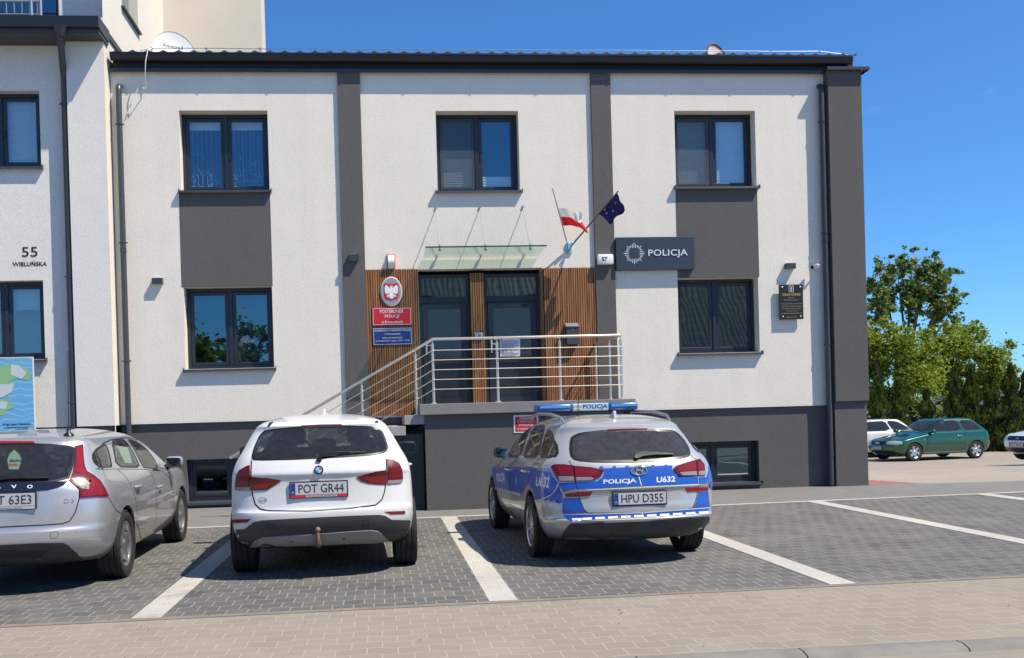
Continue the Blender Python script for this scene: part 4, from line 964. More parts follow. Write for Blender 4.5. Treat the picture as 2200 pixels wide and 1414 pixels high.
# tall airy poplar
yb = 46.0; bx, _ = at(1952, 900, yb); base = (bx, yb, -0.4)
pts = []
for px, py, rr in ((1890, 628, 26), (1880, 665, 24), (1905, 600, 24), (1930, 575, 24), (1957, 560, 20), (1965, 590, 28), (1990, 580, 22), (1992, 610, 26), (2010, 635, 26), (2030, 610, 20), (2026, 650, 26), (2046, 660, 16), (1940, 620, 26), (1930, 655, 22), (1910, 650, 24), (1985, 650, 22), (2005, 680, 26), (2030, 690, 18), (1868, 690, 20), (1960, 640, 18), (1855, 660, 16), (1948, 548, 12), (2025, 590, 12), (1885, 700, 16)):
    pts.append((px, py, rr*0.7))
    for k in range(6): pts.append((px+rnd.uniform(-30, 30), py+rnd.uniform(-24, 24), rr*rnd.uniform(0.2, 0.45)))
cl = crown_from_px(pts, yb, 1, 1.8, base)
limbs = []
for px, py in ((1900, 620), (1935, 590), (1957, 555), (1990, 600), (2022, 640), (2040, 670), (1880, 670), (1965, 620), (2005, 685)):
    x, z = at(px, py, yb); tx = x-bx; h = z+0.4
    limbs.append(([(0, 0, 2.0), (tx*0.25, rnd.uniform(-.3, .3), 2+(h-2)*0.4), (tx*0.7, rnd.uniform(-.6, .6), 2+(h-2)*0.72), (tx, rnd.uniform(-.6, .6), h)], [0.17, 0.11, 0.07, 0.02]))
limbs.append(([(0, 0, -0.1), (0, 0, 2.2)], [0.28, 0.2]))
tree('poplar_tree', 'tall airy tree with several pale stems rising over the bushy trees', base, cl, 15000, 0.19, LEAF_P, limbs, 0.3, rnd)
for lbl, ppts, yb, bpx, n in (
  ('bright green bushy tree right beside the corner of the police station', ((1880, 735, 45), (1925, 745, 50), (1965, 765, 40), (1900, 790, 55), (1950, 815, 50), (1985, 820, 35), (1880, 850, 50), (1930, 870, 45), (1975, 870, 40), (1850, 790, 40), (1995, 785, 26), (1915, 715, 22), (1860, 715, 25), (1945, 722, 20)), 34.0, 1900, 9000),
  ('bright green bushy tree with a wide rounded crown behind the right thujas', ((2035, 745, 45), (2075, 740, 45), (2110, 770, 40), (2060, 790, 55), (2020, 800, 45), (2120, 810, 40), (2090, 830, 45), (2040, 850, 50), (2140, 790, 18), (2000, 740, 30), (2050, 710, 22), (2090, 708, 18), (2015, 715, 20)), 38.0, 2060, 9000)):
    bx, _ = at(bpx, 900, yb); base = (bx, yb, -0.4)
    pts = []
    for px, py, rr in ppts:
        pts.append((px, py, rr*0.92))
        for k in range(6): pts.append((px+rnd.uniform(-1, 1)*rr, py+rnd.uniform(-.95, .7)*rr, rr*rnd.uniform(0.2, 0.42)))
    cl = crown_from_px(pts, yb, 1, 1.6, base)
    limbs = [([(0, 0, -0.1), (0.05, 0, 1.6)], [0.2, 0.15])]
    for px, py, rr in ppts[::2]:
        x, z = at(px, py, yb); limbs.append(([(0.05, 0, 1.4), ((x-bx)*0.5, rnd.uniform(-.4, .4), (z+.4)*0.6), (x-bx, rnd.uniform(-.6, .6), z+0.4)], [0.10, 0.06, 0.02]))
    tree('bushy_tree', lbl, base, cl, int(n*3.8), 0.12, LEAF_W, limbs, 0.2, rnd, group='bushy trees behind the car park', droop=0.5, elong=1.9, spread=0.55)
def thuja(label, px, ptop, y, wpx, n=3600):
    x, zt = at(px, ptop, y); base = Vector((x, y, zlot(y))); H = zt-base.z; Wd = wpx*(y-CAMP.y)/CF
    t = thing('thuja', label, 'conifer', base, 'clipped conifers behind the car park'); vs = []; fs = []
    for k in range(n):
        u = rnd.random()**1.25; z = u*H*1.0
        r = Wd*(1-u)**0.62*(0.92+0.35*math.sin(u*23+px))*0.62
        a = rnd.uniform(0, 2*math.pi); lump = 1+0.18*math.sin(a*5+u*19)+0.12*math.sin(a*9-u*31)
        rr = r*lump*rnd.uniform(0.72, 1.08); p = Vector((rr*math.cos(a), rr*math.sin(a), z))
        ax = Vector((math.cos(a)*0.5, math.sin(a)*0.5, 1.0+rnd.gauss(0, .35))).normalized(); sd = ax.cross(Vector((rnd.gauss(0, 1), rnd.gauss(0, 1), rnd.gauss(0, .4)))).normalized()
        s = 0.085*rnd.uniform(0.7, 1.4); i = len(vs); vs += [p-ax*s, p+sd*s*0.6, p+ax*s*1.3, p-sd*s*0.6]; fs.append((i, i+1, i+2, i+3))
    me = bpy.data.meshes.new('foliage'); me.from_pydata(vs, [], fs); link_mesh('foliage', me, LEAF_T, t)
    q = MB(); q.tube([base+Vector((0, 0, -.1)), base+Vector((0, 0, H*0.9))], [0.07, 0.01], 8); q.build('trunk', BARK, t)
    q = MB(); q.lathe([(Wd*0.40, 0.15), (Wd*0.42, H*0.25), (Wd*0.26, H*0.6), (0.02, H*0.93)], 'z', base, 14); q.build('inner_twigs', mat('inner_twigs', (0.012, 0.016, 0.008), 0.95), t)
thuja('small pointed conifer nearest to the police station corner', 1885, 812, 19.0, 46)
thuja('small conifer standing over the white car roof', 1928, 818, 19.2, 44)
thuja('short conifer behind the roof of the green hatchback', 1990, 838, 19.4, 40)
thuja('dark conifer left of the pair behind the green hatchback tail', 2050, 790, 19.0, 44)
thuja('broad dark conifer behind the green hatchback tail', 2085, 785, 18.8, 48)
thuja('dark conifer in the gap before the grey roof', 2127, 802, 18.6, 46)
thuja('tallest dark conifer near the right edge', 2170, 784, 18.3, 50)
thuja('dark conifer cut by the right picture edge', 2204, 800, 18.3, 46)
# dense low shrubs closing the gaps under the trees
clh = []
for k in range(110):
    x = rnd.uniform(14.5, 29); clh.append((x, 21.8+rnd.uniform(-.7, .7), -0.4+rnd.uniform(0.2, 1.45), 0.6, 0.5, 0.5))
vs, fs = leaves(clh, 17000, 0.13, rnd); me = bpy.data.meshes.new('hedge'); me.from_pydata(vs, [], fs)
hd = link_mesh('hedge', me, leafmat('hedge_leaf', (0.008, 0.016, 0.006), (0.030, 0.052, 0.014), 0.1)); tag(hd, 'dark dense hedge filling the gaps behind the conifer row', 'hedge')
t = thing('shed', 'pale grey building with a low roof behind the last conifers at the right edge', 'building', (29, 44, -0.4))
x0, zr = at(2150, 845, 44.0)
q = MB(); q.box(x0, x0+14, 44, 52, -0.4, zr); q.build('wall', mat('shed_wall', (0.5, 0.52, 0.55), 0.8), t)
q = MB(); q.prism([(x0-0.2, 43.6, zr), (x0+14.2, 43.6, zr), (x0+14.2, 43.6, zr+0.2), (x0+7, 43.6, zr+1.5), (x0-0.2, 43.6, zr+0.2)], (0, 8.8, 0)); q.build('roof', mat('shed_roof', (0.33, 0.36, 0.40), 0.6), t)
# the tree mirrored in the lower left window
rnd = random.Random(5); base = (-9.5, -31, 0)
cl = [(rnd.gauss(0, 1.3), rnd.gauss(0, 1.0), 3.2+rnd.uniform(-1.8, 3.0), 0.9, 0.9, 0.8) for k in range(26)]
tree('garden_tree', 'leafy tree on the far side of the road', base, cl, 3500, 0.28, LEAF_P, [([(0, 0, -.1), (0, 0, 2.5), (0.2, 0, 4.5)], [0.25, 0.18, 0.06])], .2, rnd)
base = (-4.6, -32, 0); cl = [(rnd.gauss(0, .8), rnd.gauss(0, .8), 2.0+rnd.uniform(-1.2, 1.6), 0.7, 0.7, 0.6) for k in range(16)]
tree('garden_shrub', 'round shrub on the far side of the road', base, cl, 2000, 0.22, LEAF_P, [([(0, 0, -.1), (0, 0, 2.5)], [0.15, 0.08])], .2, rnd, cat='shrub')
# ---------------------------------------------------------------- cars
def pchip(xs, ys, x):
    n = len(xs)
    if x <= xs[0]: return ys[0]
    if x >= xs[-1]: return ys[-1]
    h = [xs[i+1]-xs[i] for i in range(n-1)]; d = [(ys[i+1]-ys[i])/h[i] for i in range(n-1)]
    def slope(i):
        if i == 0: return d[0]
        if i == n-1: return d[-1]
        if d[i-1]*d[i] <= 0: return 0.0
        w1 = 2*h[i]+h[i-1]; w2 = h[i]+2*h[i-1]; return (w1+w2)/(w1/d[i-1]+w2/d[i])
    i = max(k for k in range(n-1) if xs[k] <= x); t = (x-xs[i])/h[i]; m0, m1 = slope(i)*h[i], slope(i+1)*h[i]
    return (2*t**3-3*t*t+1)*ys[i]+(t**3-2*t*t+t)*m0+(-2*t**3+3*t*t)*ys[i+1]+(t**3-t*t)*m1
def body_mesh(lev, ztop, n=2.5, nlev=64, taper=0.03, capdrop=None, sidecurve=0.0, nf=None):
    "stack of rounded plan outlines from the sill to the roof edge, closed by a crowned roof cap; rows: z, rear y, front y, half width, rear corner, front corner"
    cols = list(zip(*lev)); zs = cols[0]; vs = []; rings = []
    zz = [zs[0]+(zs[-1]-zs[0])*k/(nlev-1) for k in range(nlev)]
    def half(z):
        yr, yf, w, rr, rf = [pchip(zs, cols[c], z) for c in range(1, 6)]
        pts = []; K = 14; nr = n; nfr = nf or n
        for k in range(K):
            s = math.pi/2*k/K; pts.append((w*math.sin(s)**(2/nr), yr+rr*(1-math.cos(s)**(2/nr))))
        a, b = yr+rr, yf-rf; M = 34
        for k in range(M+1):
            t = k/M; pts.append((w, a+(b-a)*t))
        for k in range(K-1, -1, -1):
            s = math.pi/2*k/K; pts.append((w*math.sin(s)**(2/nfr), yf-rf*(1-math.cos(s)**(2/nfr))))
        out = []
        for x, y in pts:   # the plan narrows gently to both ends
            t = (y-1.3)/2.2; out.append((x*(1-taper*t*t*(1 if t > 0 else 0.8)), y))
        return out
    def full(z):
        h = half(z); return h + [(-x, y) for x, y in h[-2:0:-1]]
    verts = []; faces = []
    for z in zz:
        o = full(z); rings.append(range(len(verts), len(verts)+len(o))); verts += [(x, y, z) for x, y in o]
    top = full(zs[-1]); ym = (min(p[1] for p in top)+max(p[1] for p in top))/2; ze = zs[-1]
    for s in (0.985, 0.96, 0.92, 0.85, 0.75, 0.6, 0.45, 0.3, 0.15):
        rings.append(range(len(verts), len(verts)+len(top))); verts += [(x*s, ym+(y-ym)*s, ztop-(ztop-ze)*s**3.2) for x, y in top]
    for r0, r1 in zip(rings[:-1], rings[1:]):
        m = len(r0)
        for k in range(m): faces.append((r0[k], r0[(k+1) % m], r1[(k+1) % m], r1[k]))
    c = len(verts); verts.append((0, ym, ztop)); r = rings[-1]; m = len(r)
    for k in range(m): faces.append((r[k], r[(k+1) % m], c))
    c = len(verts); verts.append((0, 1.3, zs[0])); r = rings[0]
    for k in range(m): faces.append((r[(k+1) % m], r[k], c))
    return verts, faces

def paint(name, col, metal=0.0, rough=0.4, dust=0.05):
    m = bpy.data.materials.new(name); nt, N, L, b = nodes(m)
    tc = N.new('ShaderNodeTexCoord'); n = N.new('ShaderNodeTexNoise'); n.inputs['Scale'].default_value = 3; n.inputs['Detail'].default_value = 6; L.new(tc.outputs['Object'], n.inputs['Vector'])
    sp = N.new('ShaderNodeSeparateXYZ'); L.new(tc.outputs['Object'], sp.inputs[0])
    mr = N.new('ShaderNodeMapRange'); mr.inputs[1].default_value = 0.75; mr.inputs[2].default_value = 0.25; mr.inputs[3].default_value = 0.0; mr.inputs[4].default_value = dust*4; L.new(sp.outputs[2], mr.inputs[0])
    mu = N.new('ShaderNodeMath'); mu.operation = 'MULTIPLY_ADD'; mu.inputs[2].default_value = dust*0.3; L.new(n.outputs['Fac'], mu.inputs[0]); L.new(mr.outputs[0], mu.inputs[1])
    mx = N.new('ShaderNodeMix'); mx.data_type = 'RGBA'; mx.inputs[6].default_value = (*col, 1); mx.inputs[7].default_value = (0.22, 0.19, 0.155, 1); L.new(mu.outputs[0], mx.inputs[0]); L.new(mx.outputs[2], b.inputs['Base Color'])
    b.inputs['Metallic'].default_value = metal; b.inputs['Roughness'].default_value = rough; b.inputs['Coat Weight'].default_value = 1.0; b.inputs['Coat Roughness'].default_value = 0.04; b.inputs['Coat IOR'].default_value = 1.5
    if metal > 0.2:
        f = N.new('ShaderNodeTexNoise'); f.inputs['Scale'].default_value = 900; L.new(tc.outputs['Object'], f.inputs['Vector'])
        bp = N.new('ShaderNodeBump'); bp.inputs['Strength'].default_value = 0.06; bp.inputs['Distance'].default_value = 0.001; L.new(f.outputs['Fac'], bp.inputs['Height']); L.new(bp.outputs[0], b.inputs['Normal'])
    MATS[name] = m; return m
CARGLASS = glass('car_glass', (0.56, 0.63, 0.58), 0.06, (0.95, 0.95, 0.9), dust=0.06)
DARKGLASS = glass('tinted_car_glass', (0.24, 0.26, 0.25), 0.06, (1.0, 0.95, 0.85), dust=0.13)
TRIM = mat('black_trim', (0.010, 0.010, 0.011), 0.4, var=0.2, vscale=8)
GAP = mat('shut_line', (0.004, 0.004, 0.004), 0.9)
RUB = mat('tyre_rubber', (0.018, 0.017, 0.016), 0.85, var=0.3, vscale=9, bump=0.3, bscale=90, bdist=0.002)
GREYPL = mat('grey_bumper_plastic', (0.040, 0.041, 0.042), 0.55, var=0.25, vscale=5, bump=0.15, bscale=300, bdist=0.001)
ALLOY = mat('alloy_wheel', (0.52, 0.53, 0.54), 0.32, metal=0.9, var=0.1, vscale=10)
CHROME = mat('chrome', (0.8, 0.8, 0.8), 0.08, metal=1.0)
SEATM = mat('seat_fabric', (0.025, 0.025, 0.028), 0.85)
PLATEW = mat('plate_white', (0.44, 0.45, 0.47), 0.35); PLATEB = mat('plate_blue', (0.01, 0.03, 0.25), 0.4)
def lampmat(name, col, scale=60.0, direction='Z'):
    m = bpy.data.materials.new(name); nt, N, L, b = nodes(m); tc = N.new('ShaderNodeTexCoord')
    w = N.new('ShaderNodeTexWave'); w.inputs['Scale'].default_value = scale*0.35; w.bands_direction = direction; w.inputs['Distortion'].default_value = 0.4; L.new(tc.outputs['Object'], w.inputs['Vector'])
    cr = N.new('ShaderNodeValToRGB'); cr.color_ramp.elements[0].color = (*[c*0.72 for c in col], 1); cr.color_ramp.elements[1].color = (*[min(1, c*1.12) for c in col], 1); cr.color_ramp.elements[0].position = 0.25
    L.new(w.outputs['Fac'], cr.inputs[0]); L.new(cr.outputs[0], b.inputs['Base Color']); b.inputs['Roughness'].default_value = 0.35; b.inputs['Specular IOR Level'].default_value = 0.3; b.inputs['Coat Weight'].default_value = 0.5; b.inputs['Coat Roughness'].default_value = 0.02; return m
LAMPR = lampmat('red_lamp', (0.23, 0.005, 0.010)); LAMPD = lampmat('dark_red_lamp', (0.13, 0.003, 0.006)); LAMPC = lampmat('clear_lamp', (0.30, 0.25, 0.25), 90)
HEADL = lampmat('headlamp_lens', (0.42, 0.45, 0.47), 40, 'X')

class Car:
    def __init__(s, name, label, loc, rz, lev, ztop, scale=1.0, **kw):
        s.root = thing(name, label, 'car', loc, None, rz); s.root.scale = (scale,)*3
        s.mw = Matrix.Translation(loc) @ Matrix.Rotation(rz, 4, 'Z') @ Matrix.Scale(scale, 4); s.inv = s.mw.inverted()
        s.v, s.f = body_mesh(lev, ztop, **kw); s.bvh = BVHTree.FromPolygons([Vector(v) for v in s.v], s.f)
        s.cuts = []; s.lev = lev
        s.o = s.inv @ CAMP; s.mean = (s.o - Vector((0, -0.3, 0.8))).length
    def px(s, ox, oy, sc): s.px0 = (ox, oy, sc)
    def cast(s, u, v, mode):
        if mode == 'cam':
            ox, oy, sc = s.px0; d = ((s.inv.to_3x3()) @ ray(ox+u/sc, oy+v/sc)).normalized(); o = s.o
        elif mode in ('left', 'right'):
            sg = -1 if mode == 'left' else 1; o = Vector((sg*4, u, v)); d = Vector((-sg, 0, 0))
        elif mode == 'rear': o = Vector((u, -6, v)); d = Vector((0, 1, 0))
        elif mode == 'front': o = Vector((u, 9, v)); d = Vector((0, -1, 0))
        else: o = Vector((u, v, 4)); d = Vector((0, 0, -1))
        h = s.bvh.ray_cast(o, d)
        if h[0] is None:
            best = None
            t0 = s.mean if mode == 'cam' else 3.2
            for k in range(-8, 26):
                q = o+d*(t0+k*0.12); r = s.bvh.find_nearest(q)
                if best is None or r[3] < best[3]: best = r
            h = best
        nrm = h[1]
        if nrm.dot(d) > 0: nrm = -nrm
        return Vector(h[0]), nrm, d
    def patch(s, name, pts, m, mode='cam', off=0.004, thick=0.006, parent=None, step=None, mirror=False, label=None, smooth_pts=0):
        if step is None: step = 26.0 if mode == 'cam' else 0.05
        if smooth_pts: pts = chaikin(pts, smooth_pts)
        bm = bmesh.new(); vs = [bm.verts.new((a, b, 0)) for a, b in pts]; bm.faces.new(vs)
        bmesh.ops.triangulate(bm, faces=bm.faces[:])
        for ax in (0, 1):
            lo = min(p[ax] for p in pts); hi = max(p[ax] for p in pts); k = 1
            while lo+k*step < hi:
                co = [0, 0, 0]; co[ax] = lo+k*step; no = [0, 0, 0]; no[ax] = 1
                bmesh.ops.bisect_plane(bm, geom=bm.verts[:]+bm.edges[:]+bm.faces[:], plane_co=co, plane_no=no, dist=1e-6); k += 1
        bmesh.ops.remove_doubles(bm, verts=bm.verts[:], dist=step*0.01)
        bmesh.ops.dissolve_degenerate(bm, edges=bm.edges[:], dist=1e-6)
        for v in bm.verts:
            p, n, d = s.cast(v.co.x, v.co.y, mode); v.co = p+n*off
        # faces towards the viewer of this projection
        bm.normal_update()
        tot = sum((f.normal*f.calc_area() for f in bm.faces), Vector())
        if tot.dot(s.cast(pts[0][0], pts[0][1], mode)[2]) > 0: bmesh.ops.reverse_faces(bm, faces=bm.faces[:])
        if thick: # a skirt closes the rim down to the skin below
            be = [e for e in bm.edges if e.is_boundary]; r = bmesh.ops.extrude_edge_only(bm, edges=be)
            for v in [g for g in r['geom'] if isinstance(g, bmesh.types.BMVert)]:
                h = s.bvh.find_nearest(v.co); v.co = Vector(h[0]) - (v.co-Vector(h[0]))*0.4 if h[3] > 1e-5 else v.co
        me = bpy.data.meshes.new(name); bm.to_mesh(me); bm.free(); me.shade_smooth(); me.set_sharp_from_angle(angle=R(38))
        o = link_mesh(name, me, m, parent or s.root)
        if label: o['label'] = label
        if mirror:
            bm = bmesh.new(); bm.from_mesh(me)
            for v in bm.verts: v.co.x = -v.co.x
            bmesh.ops.reverse_faces(bm, faces=bm.faces[:]); me2 = bpy.data.meshes.new(name); bm.to_mesh(me2); bm.free(); me2.set_sharp_from_angle(angle=R(38))
            o2 = link_mesh(name, me2, m, parent or s.root); return o, o2
        return o
    def ribbon(s, name, pts, m, w=0.006, mode='cam', off=0.0045, parent=None, closed=False, step=None, mirror=False):
        P = list(pts)+([pts[0]] if closed else []); st = step or (12.0 if mode == 'cam' else 0.03); dense = []
        for a, b in zip(P[:-1], P[1:]):
            k = max(1, int(math.hypot(b[0]-a[0], b[1]-a[1])/st))
            dense += [(a[0]+(b[0]-a[0])*i/k, a[1]+(b[1]-a[1])*i/k) for i in range(k)]
        dense.append(P[-1]); h = [s.cast(a, b, mode) for a, b in dense]; q = MB(); L_ = []
        for i in range(len(h)):
            t = (h[min(i+1, len(h)-1)][0]-h[max(i-1, 0)][0])
            t = t.normalized() if t.length > 1e-6 else Vector((1, 0, 0)); sd = t.cross(h[i][1]).normalized(); c = h[i][0]+h[i][1]*off
            L_.append((c-sd*w/2, c+sd*w/2))
        for sg in ((1, -1) if mirror else (1,)):
            q = MB(); rows = [[q.bm.verts.new((p.x*sg, p.y, p.z)) for p in r] for r in L_]
            for r0, r1 in zip(rows[:-1], rows[1:]): q._f([r0[0], r1[0], r1[1], r0[1]])
            o = q.build(name, m, parent or s.root, local=True, smooth=60, normals=False)
        return o
    def text(s, txt, corners, m, off=0.0055, bold=0.02, parent=None, name='lettering', mode='cam'):
        me = text_mesh(txt, 1.0, bold, 1.0, 0.0); xs = [v.co.x for v in me.vertices]; ys_ = [v.co.y for v in me.vertices]
        x0, x1, y0, y1 = min(xs), max(xs), min(ys_), max(ys_); tl, tr, br, bl = corners
        for v in me.vertices:
            a = (v.co.x-x0)/(x1-x0); b = (y1-v.co.y)/(y1-y0)
            u = (tl[0]*(1-a)+tr[0]*a)*(1-b)+(bl[0]*(1-a)+br[0]*a)*b; w = (tl[1]*(1-a)+tr[1]*a)*(1-b)+(bl[1]*(1-a)+br[1]*a)*b
            p, n, d = s.cast(u, w, mode); v.co = p+n*off
        return link_mesh(name, me, m, parent or s.root)
    def hole(s, pts, mode, front=0.25, back=0.30, mirror=False):
        P = []; 
        for a, b in pts:
            p, n, d = s.cast(a, b, mode); P.append((p, d))
        for sg in ((1, -1) if mirror else (1,)):
            q = bmesh.new(); A = [q.verts.new(((p-d*front).x*sg, (p-d*front).y, (p-d*front).z)) for p, d in P]; B = [q.verts.new(((p+d*back).x*sg, (p+d*back).y, (p+d*back).z)) for p, d in P]
            n = len(A); q.faces.new(A); q.faces.new(B[::-1])
            for i in range(n): q.faces.new([A[(i+1) % n], A[i], B[i], B[(i+1) % n]])
            bmesh.ops.triangulate(q, faces=[f for f in q.faces if len(f.verts) > 4]); bmesh.ops.recalc_face_normals(q, faces=q.faces[:])
            s.cuts.append(q)
    def arch(s, y, z, r, x0=0.5, x1=1.2):
        for sg in (1, -1):
            q = bmesh.new(); n = 40; A = [q.verts.new((sg*x0, y+r*math.cos(2*math.pi*k/n), z+r*math.sin(2*math.pi*k/n))) for k in range(n)]; B = [q.verts.new((sg*x1, v.co.y, v.co.z)) for v in A]
            q.faces.new(A); q.faces.new(B[::-1])
            for i in range(n): q.faces.new([A[(i+1) % n], A[i], B[i], B[(i+1) % n]])
            bmesh.ops.recalc_face_normals(q, faces=q.faces[:]); s.cuts.append(q)
            l = MB(); l.lathe([(r+0.012, sg*0.93*max(w[3] for w in s.lev)), (r+0.012, sg*0.52), (0.02, sg*0.52)], 'x', (0, y, z), 36, cap=False); l.bm.faces.ensure_lookup_table()
            bmesh.ops.bisect_plane(l.bm, geom=l.bm.verts[:]+l.bm.edges[:]+l.bm.faces[:], plane_co=(0, 0, s.lev[0][0]+0.01), plane_no=(0, 0, 1), clear_inner=True)
            l.build('wheel_liner', GAP, s.root, local=True)
    def finish(s, m):
        me = bpy.data.meshes.new('body'); me.from_pydata(s.v, [], s.f); o = link_mesh('body', me, m, s.root)
        bmx = bmesh.new(); bmx.from_mesh(me); bmesh.ops.recalc_face_normals(bmx, faces=bmx.faces[:]); bmx.to_mesh(me); bmx.free()
        sm = o.modifiers.new('s', 'SOLIDIFY'); sm.thickness = 0.02; sm.offset = -1
        tmp = []
        for q in s.cuts:
            cm = bpy.data.meshes.new('cut'); q.to_mesh(cm); q.free(); co = bpy.data.objects.new('cut', cm); COL.objects.link(co); co.parent = s.root; tmp.append(co)
            b = o.modifiers.new('b', 'BOOLEAN'); b.operation = 'DIFFERENCE'; b.solver = 'EXACT'; b.object = co
        bpy.context.view_layer.update(); dg = bpy.context.evaluated_depsgraph_get(); ev = o.evaluated_get(dg)
        nm = bpy.data.meshes.new_from_object(ev, depsgraph=dg); o.modifiers.clear(); o.data = nm; nm.name = 'body'
        for c in tmp: d_ = c.data; bpy.data.objects.remove(c); bpy.data.meshes.remove(d_)
        nm.materials.clear(); nm.materials.append(m)
        for p in nm.polygons: p.material_index = 0
        nm.shade_smooth(); nm.set_sharp_from_angle(angle=R(32)); s.body = o; return o
    def wheel(s, x, y, r, wd, style, rim=0.68):
        sg = 1 if x > 0 else -1; w = bpy.data.objects.new('wheel', None); COL.objects.link(w); w.parent = s.root; w.location = (x, y, r)
        q = MB(); h = wd/2; rr = r*rim
        prof = [(rr*0.98, -h*0.80), (rr+0.02, -h*0.95), (r-0.035, -h), (r-0.010, -h*0.88)]
        for k in range(4):
            c = -h*0.72+k*h*0.48; prof += [(r-0.001, c-h*0.16), (r, c), (r-0.001, c+h*0.16), (r-0.009, c+h*0.20), (r-0.009, c+h*0.28)]
        prof += [(r-0.010, h*0.88), (r-0.035, h), (rr+0.02, h*0.95), (rr*0.98, h*0.80)]
        q.lathe(prof, 'x', (0, 0, 0), 48, cap=False); q.build('tyre', RUB, w, local=True, smooth=35)
        q = MB(); xo = sg*h*0.78
        q.lathe([(rr*1.0, xo), (rr*0.985, xo+sg*0.008), (rr*0.94, xo), (rr*0.92, xo-sg*0.05), (rr*0.90, -xo*0.7), (rr*0.985, -xo)], 'x', (0, 0, 0), 48, cap=False)
        nsp = {'five': 5, 'ten': 10, 'six': 6, 'seven': 7}[style]
        for k in range(nsp):
            a = 2*math.pi*k/nsp+0.3; wa, wb = {'five': (0.052, 0.036), 'ten': (0.017, 0.013), 'six': (0.042, 0.048), 'seven': (0.028, 0.026)}[style]
            ca, sa = math.cos(a), math.sin(a)
            def P(rad, t, xx): return Vector((xx, rad*ca-t*sa, rad*sa+t*ca))
            f = [P(rr*0.16, -wa, xo-sg*0.012), P(rr*0.16, wa, xo-sg*0.012), P(rr*0.94, wb, xo-sg*0.006), P(rr*0.94, -wb, xo-sg*0.006)]
            q.prism(f, (-sg*0.03, 0, 0))
        q.lathe([(0.0, xo+sg*0.004), (rr*0.15, xo+sg*0.002), (rr*0.22, xo-sg*0.012), (rr*0.24, xo-sg*0.04)], 'x', (0, 0, 0), 24, cap=False)
        q.build('rim', ALLOY, w, local=True, smooth=35)
        q = MB(); q.lathe([(0.0, xo-sg*0.075), (rr*0.9, xo-sg*0.075)], 'x', (0, 0, 0), 32); q.lathe([(0.0, xo-sg*0.055), (rr*0.70, xo-sg*0.055), (rr*0.70, xo-sg*0.07)], 'x', (0, 0, 0), 32, cap=False); q.build('brake_disc', mat('brake_disc', (0.06, 0.055, 0.05), 0.5, metal=0.5), w, local=True)
        return w
    def wheels(s, track, wb, r, wd, style, steer=0.0):
        for y in (0, wb):
            for sg in (-1, 1):
                w = s.wheel(sg*(track/2), y, r, wd, style)
                if y > 0 and steer: w.rotation_euler = (0, 0, steer)
    def plate(s, at_px, txt, w=0.50, h=0.108, tilt=0.0, mode='cam', frame=TRIM, footer=None, face=1, off=0.012):
        p, n, d = s.cast(at_px[0], at_px[1], mode); c = p+n*off
        e = bpy.data.objects.new('number_plate', None); COL.objects.link(e); e.parent = s.root; e.location = c; e.rotation_euler = (tilt, 0, 0 if face > 0 else math.pi)
        q = MB(); q.box(-w/2-0.012, w/2+0.012, -0.004, 0.012, -h/2-(0.032 if footer else 0.014), h/2+0.012, 0.004); q.build('plate_frame', frame, e, local=True)
        q = MB(); q.box(-w/2, w/2, -0.008, -0.004, -h/2, h/2); q.build('plate_face', PLATEW, e, local=True)
        q = MB(); q.box(-w/2+0.003, -w/2+0.043, -0.0095, -0.008, -h/2+0.003, h/2-0.003); q.build('euro_band', PLATEB, e, local=True)
        q = MB(); write(q, 'PL', -w/2+0.023, -h*0.28, -0.0095, 0.022, 0.016, 0.02, 0.001); q.build('country_letters', PLATEW, e, local=True)
        q = MB(); write(q, txt, 0.022, 0.0, -0.008, w-0.10, 0.078, 0.0, 0.002); q.build('characters', BLACKP, e, local=True)
        if footer:
            q = MB(); q.box(-w/2, w/2, -0.0065, -0.004, -h/2-0.026, -h/2-0.004); q.build('dealer_strip', footer[0], e, local=True)
            q = MB(); q.box(-w*0.23, w*0.32, -0.0075, -0.0065, -h/2-0.023, -h/2-0.007); q.build('dealer_field', PLATEW, e, local=True)
            q = MB(); write(q, footer[1], w*0.045, -h/2-0.015, -0.0075, w*0.5, 0.010, 0.01, 0.001); q.build('dealer_lettering', BLACKP, e, local=True)
        return e
    def interior(s, y_bench, y_front, y_dash, zf, zs_, wid, hr=True):
        q = MB(); q.box(-wid, wid, y_bench-0.7, y_dash+0.2, zf-0.03, zf); q.build('cabin_floor', GAP, s.root, local=True)
        q = MB(); q.box(-wid*0.92, wid*0.92, y_bench-0.06, y_bench+0.10, zf, zs_, 0.04); q.box(-wid*0.92, wid*0.92, y_bench+0.1, y_bench+0.5, zf, zf+0.28, 0.04); q.build('rear_seat', SEATM, s.root, local=True, smooth=50)
        for x in (-wid*0.58, wid*0.58) + ((0.0,) if hr else ()):
            q = MB(); q.box(x-0.13, x+0.13, y_bench-0.06, y_bench+0.05, zs_+0.03, zs_+0.19, 0.045); q.tube([(x, y_bench, zs_-0.05), (x, y_bench, zs_+0.06)], 0.012, 6); q.build('headrest', SEATM, s.root, local=True, smooth=50)
        for x in (-wid*0.52, wid*0.52):
            q = MB(); q.box(x-0.24, x+0.24, y_front-0.08, y_front+0.06, zf+0.1, zs_+0.08, 0.06); q.box(x-0.24, x+0.24, y_front+0.05, y_front+0.52, zf+0.1, zf+0.3, 0.05); q.box(x-0.13, x+0.13, y_front-0.07, y_front+0.03, zs_+0.11, zs_+0.29, 0.045); q.tube([(x, y_front-0.02, zs_), (x, y_front-0.02, zs_+0.15)], 0.015, 6); q.build('front_seat', SEATM, s.root, local=True, smooth=50)
        q = MB(); q.box(-wid, wid, y_dash-0.15, y_dash+0.25, zf+0.25, zs_-0.02, 0.06); q.build('dashboard', SEATM, s.root, local=True, smooth=50)
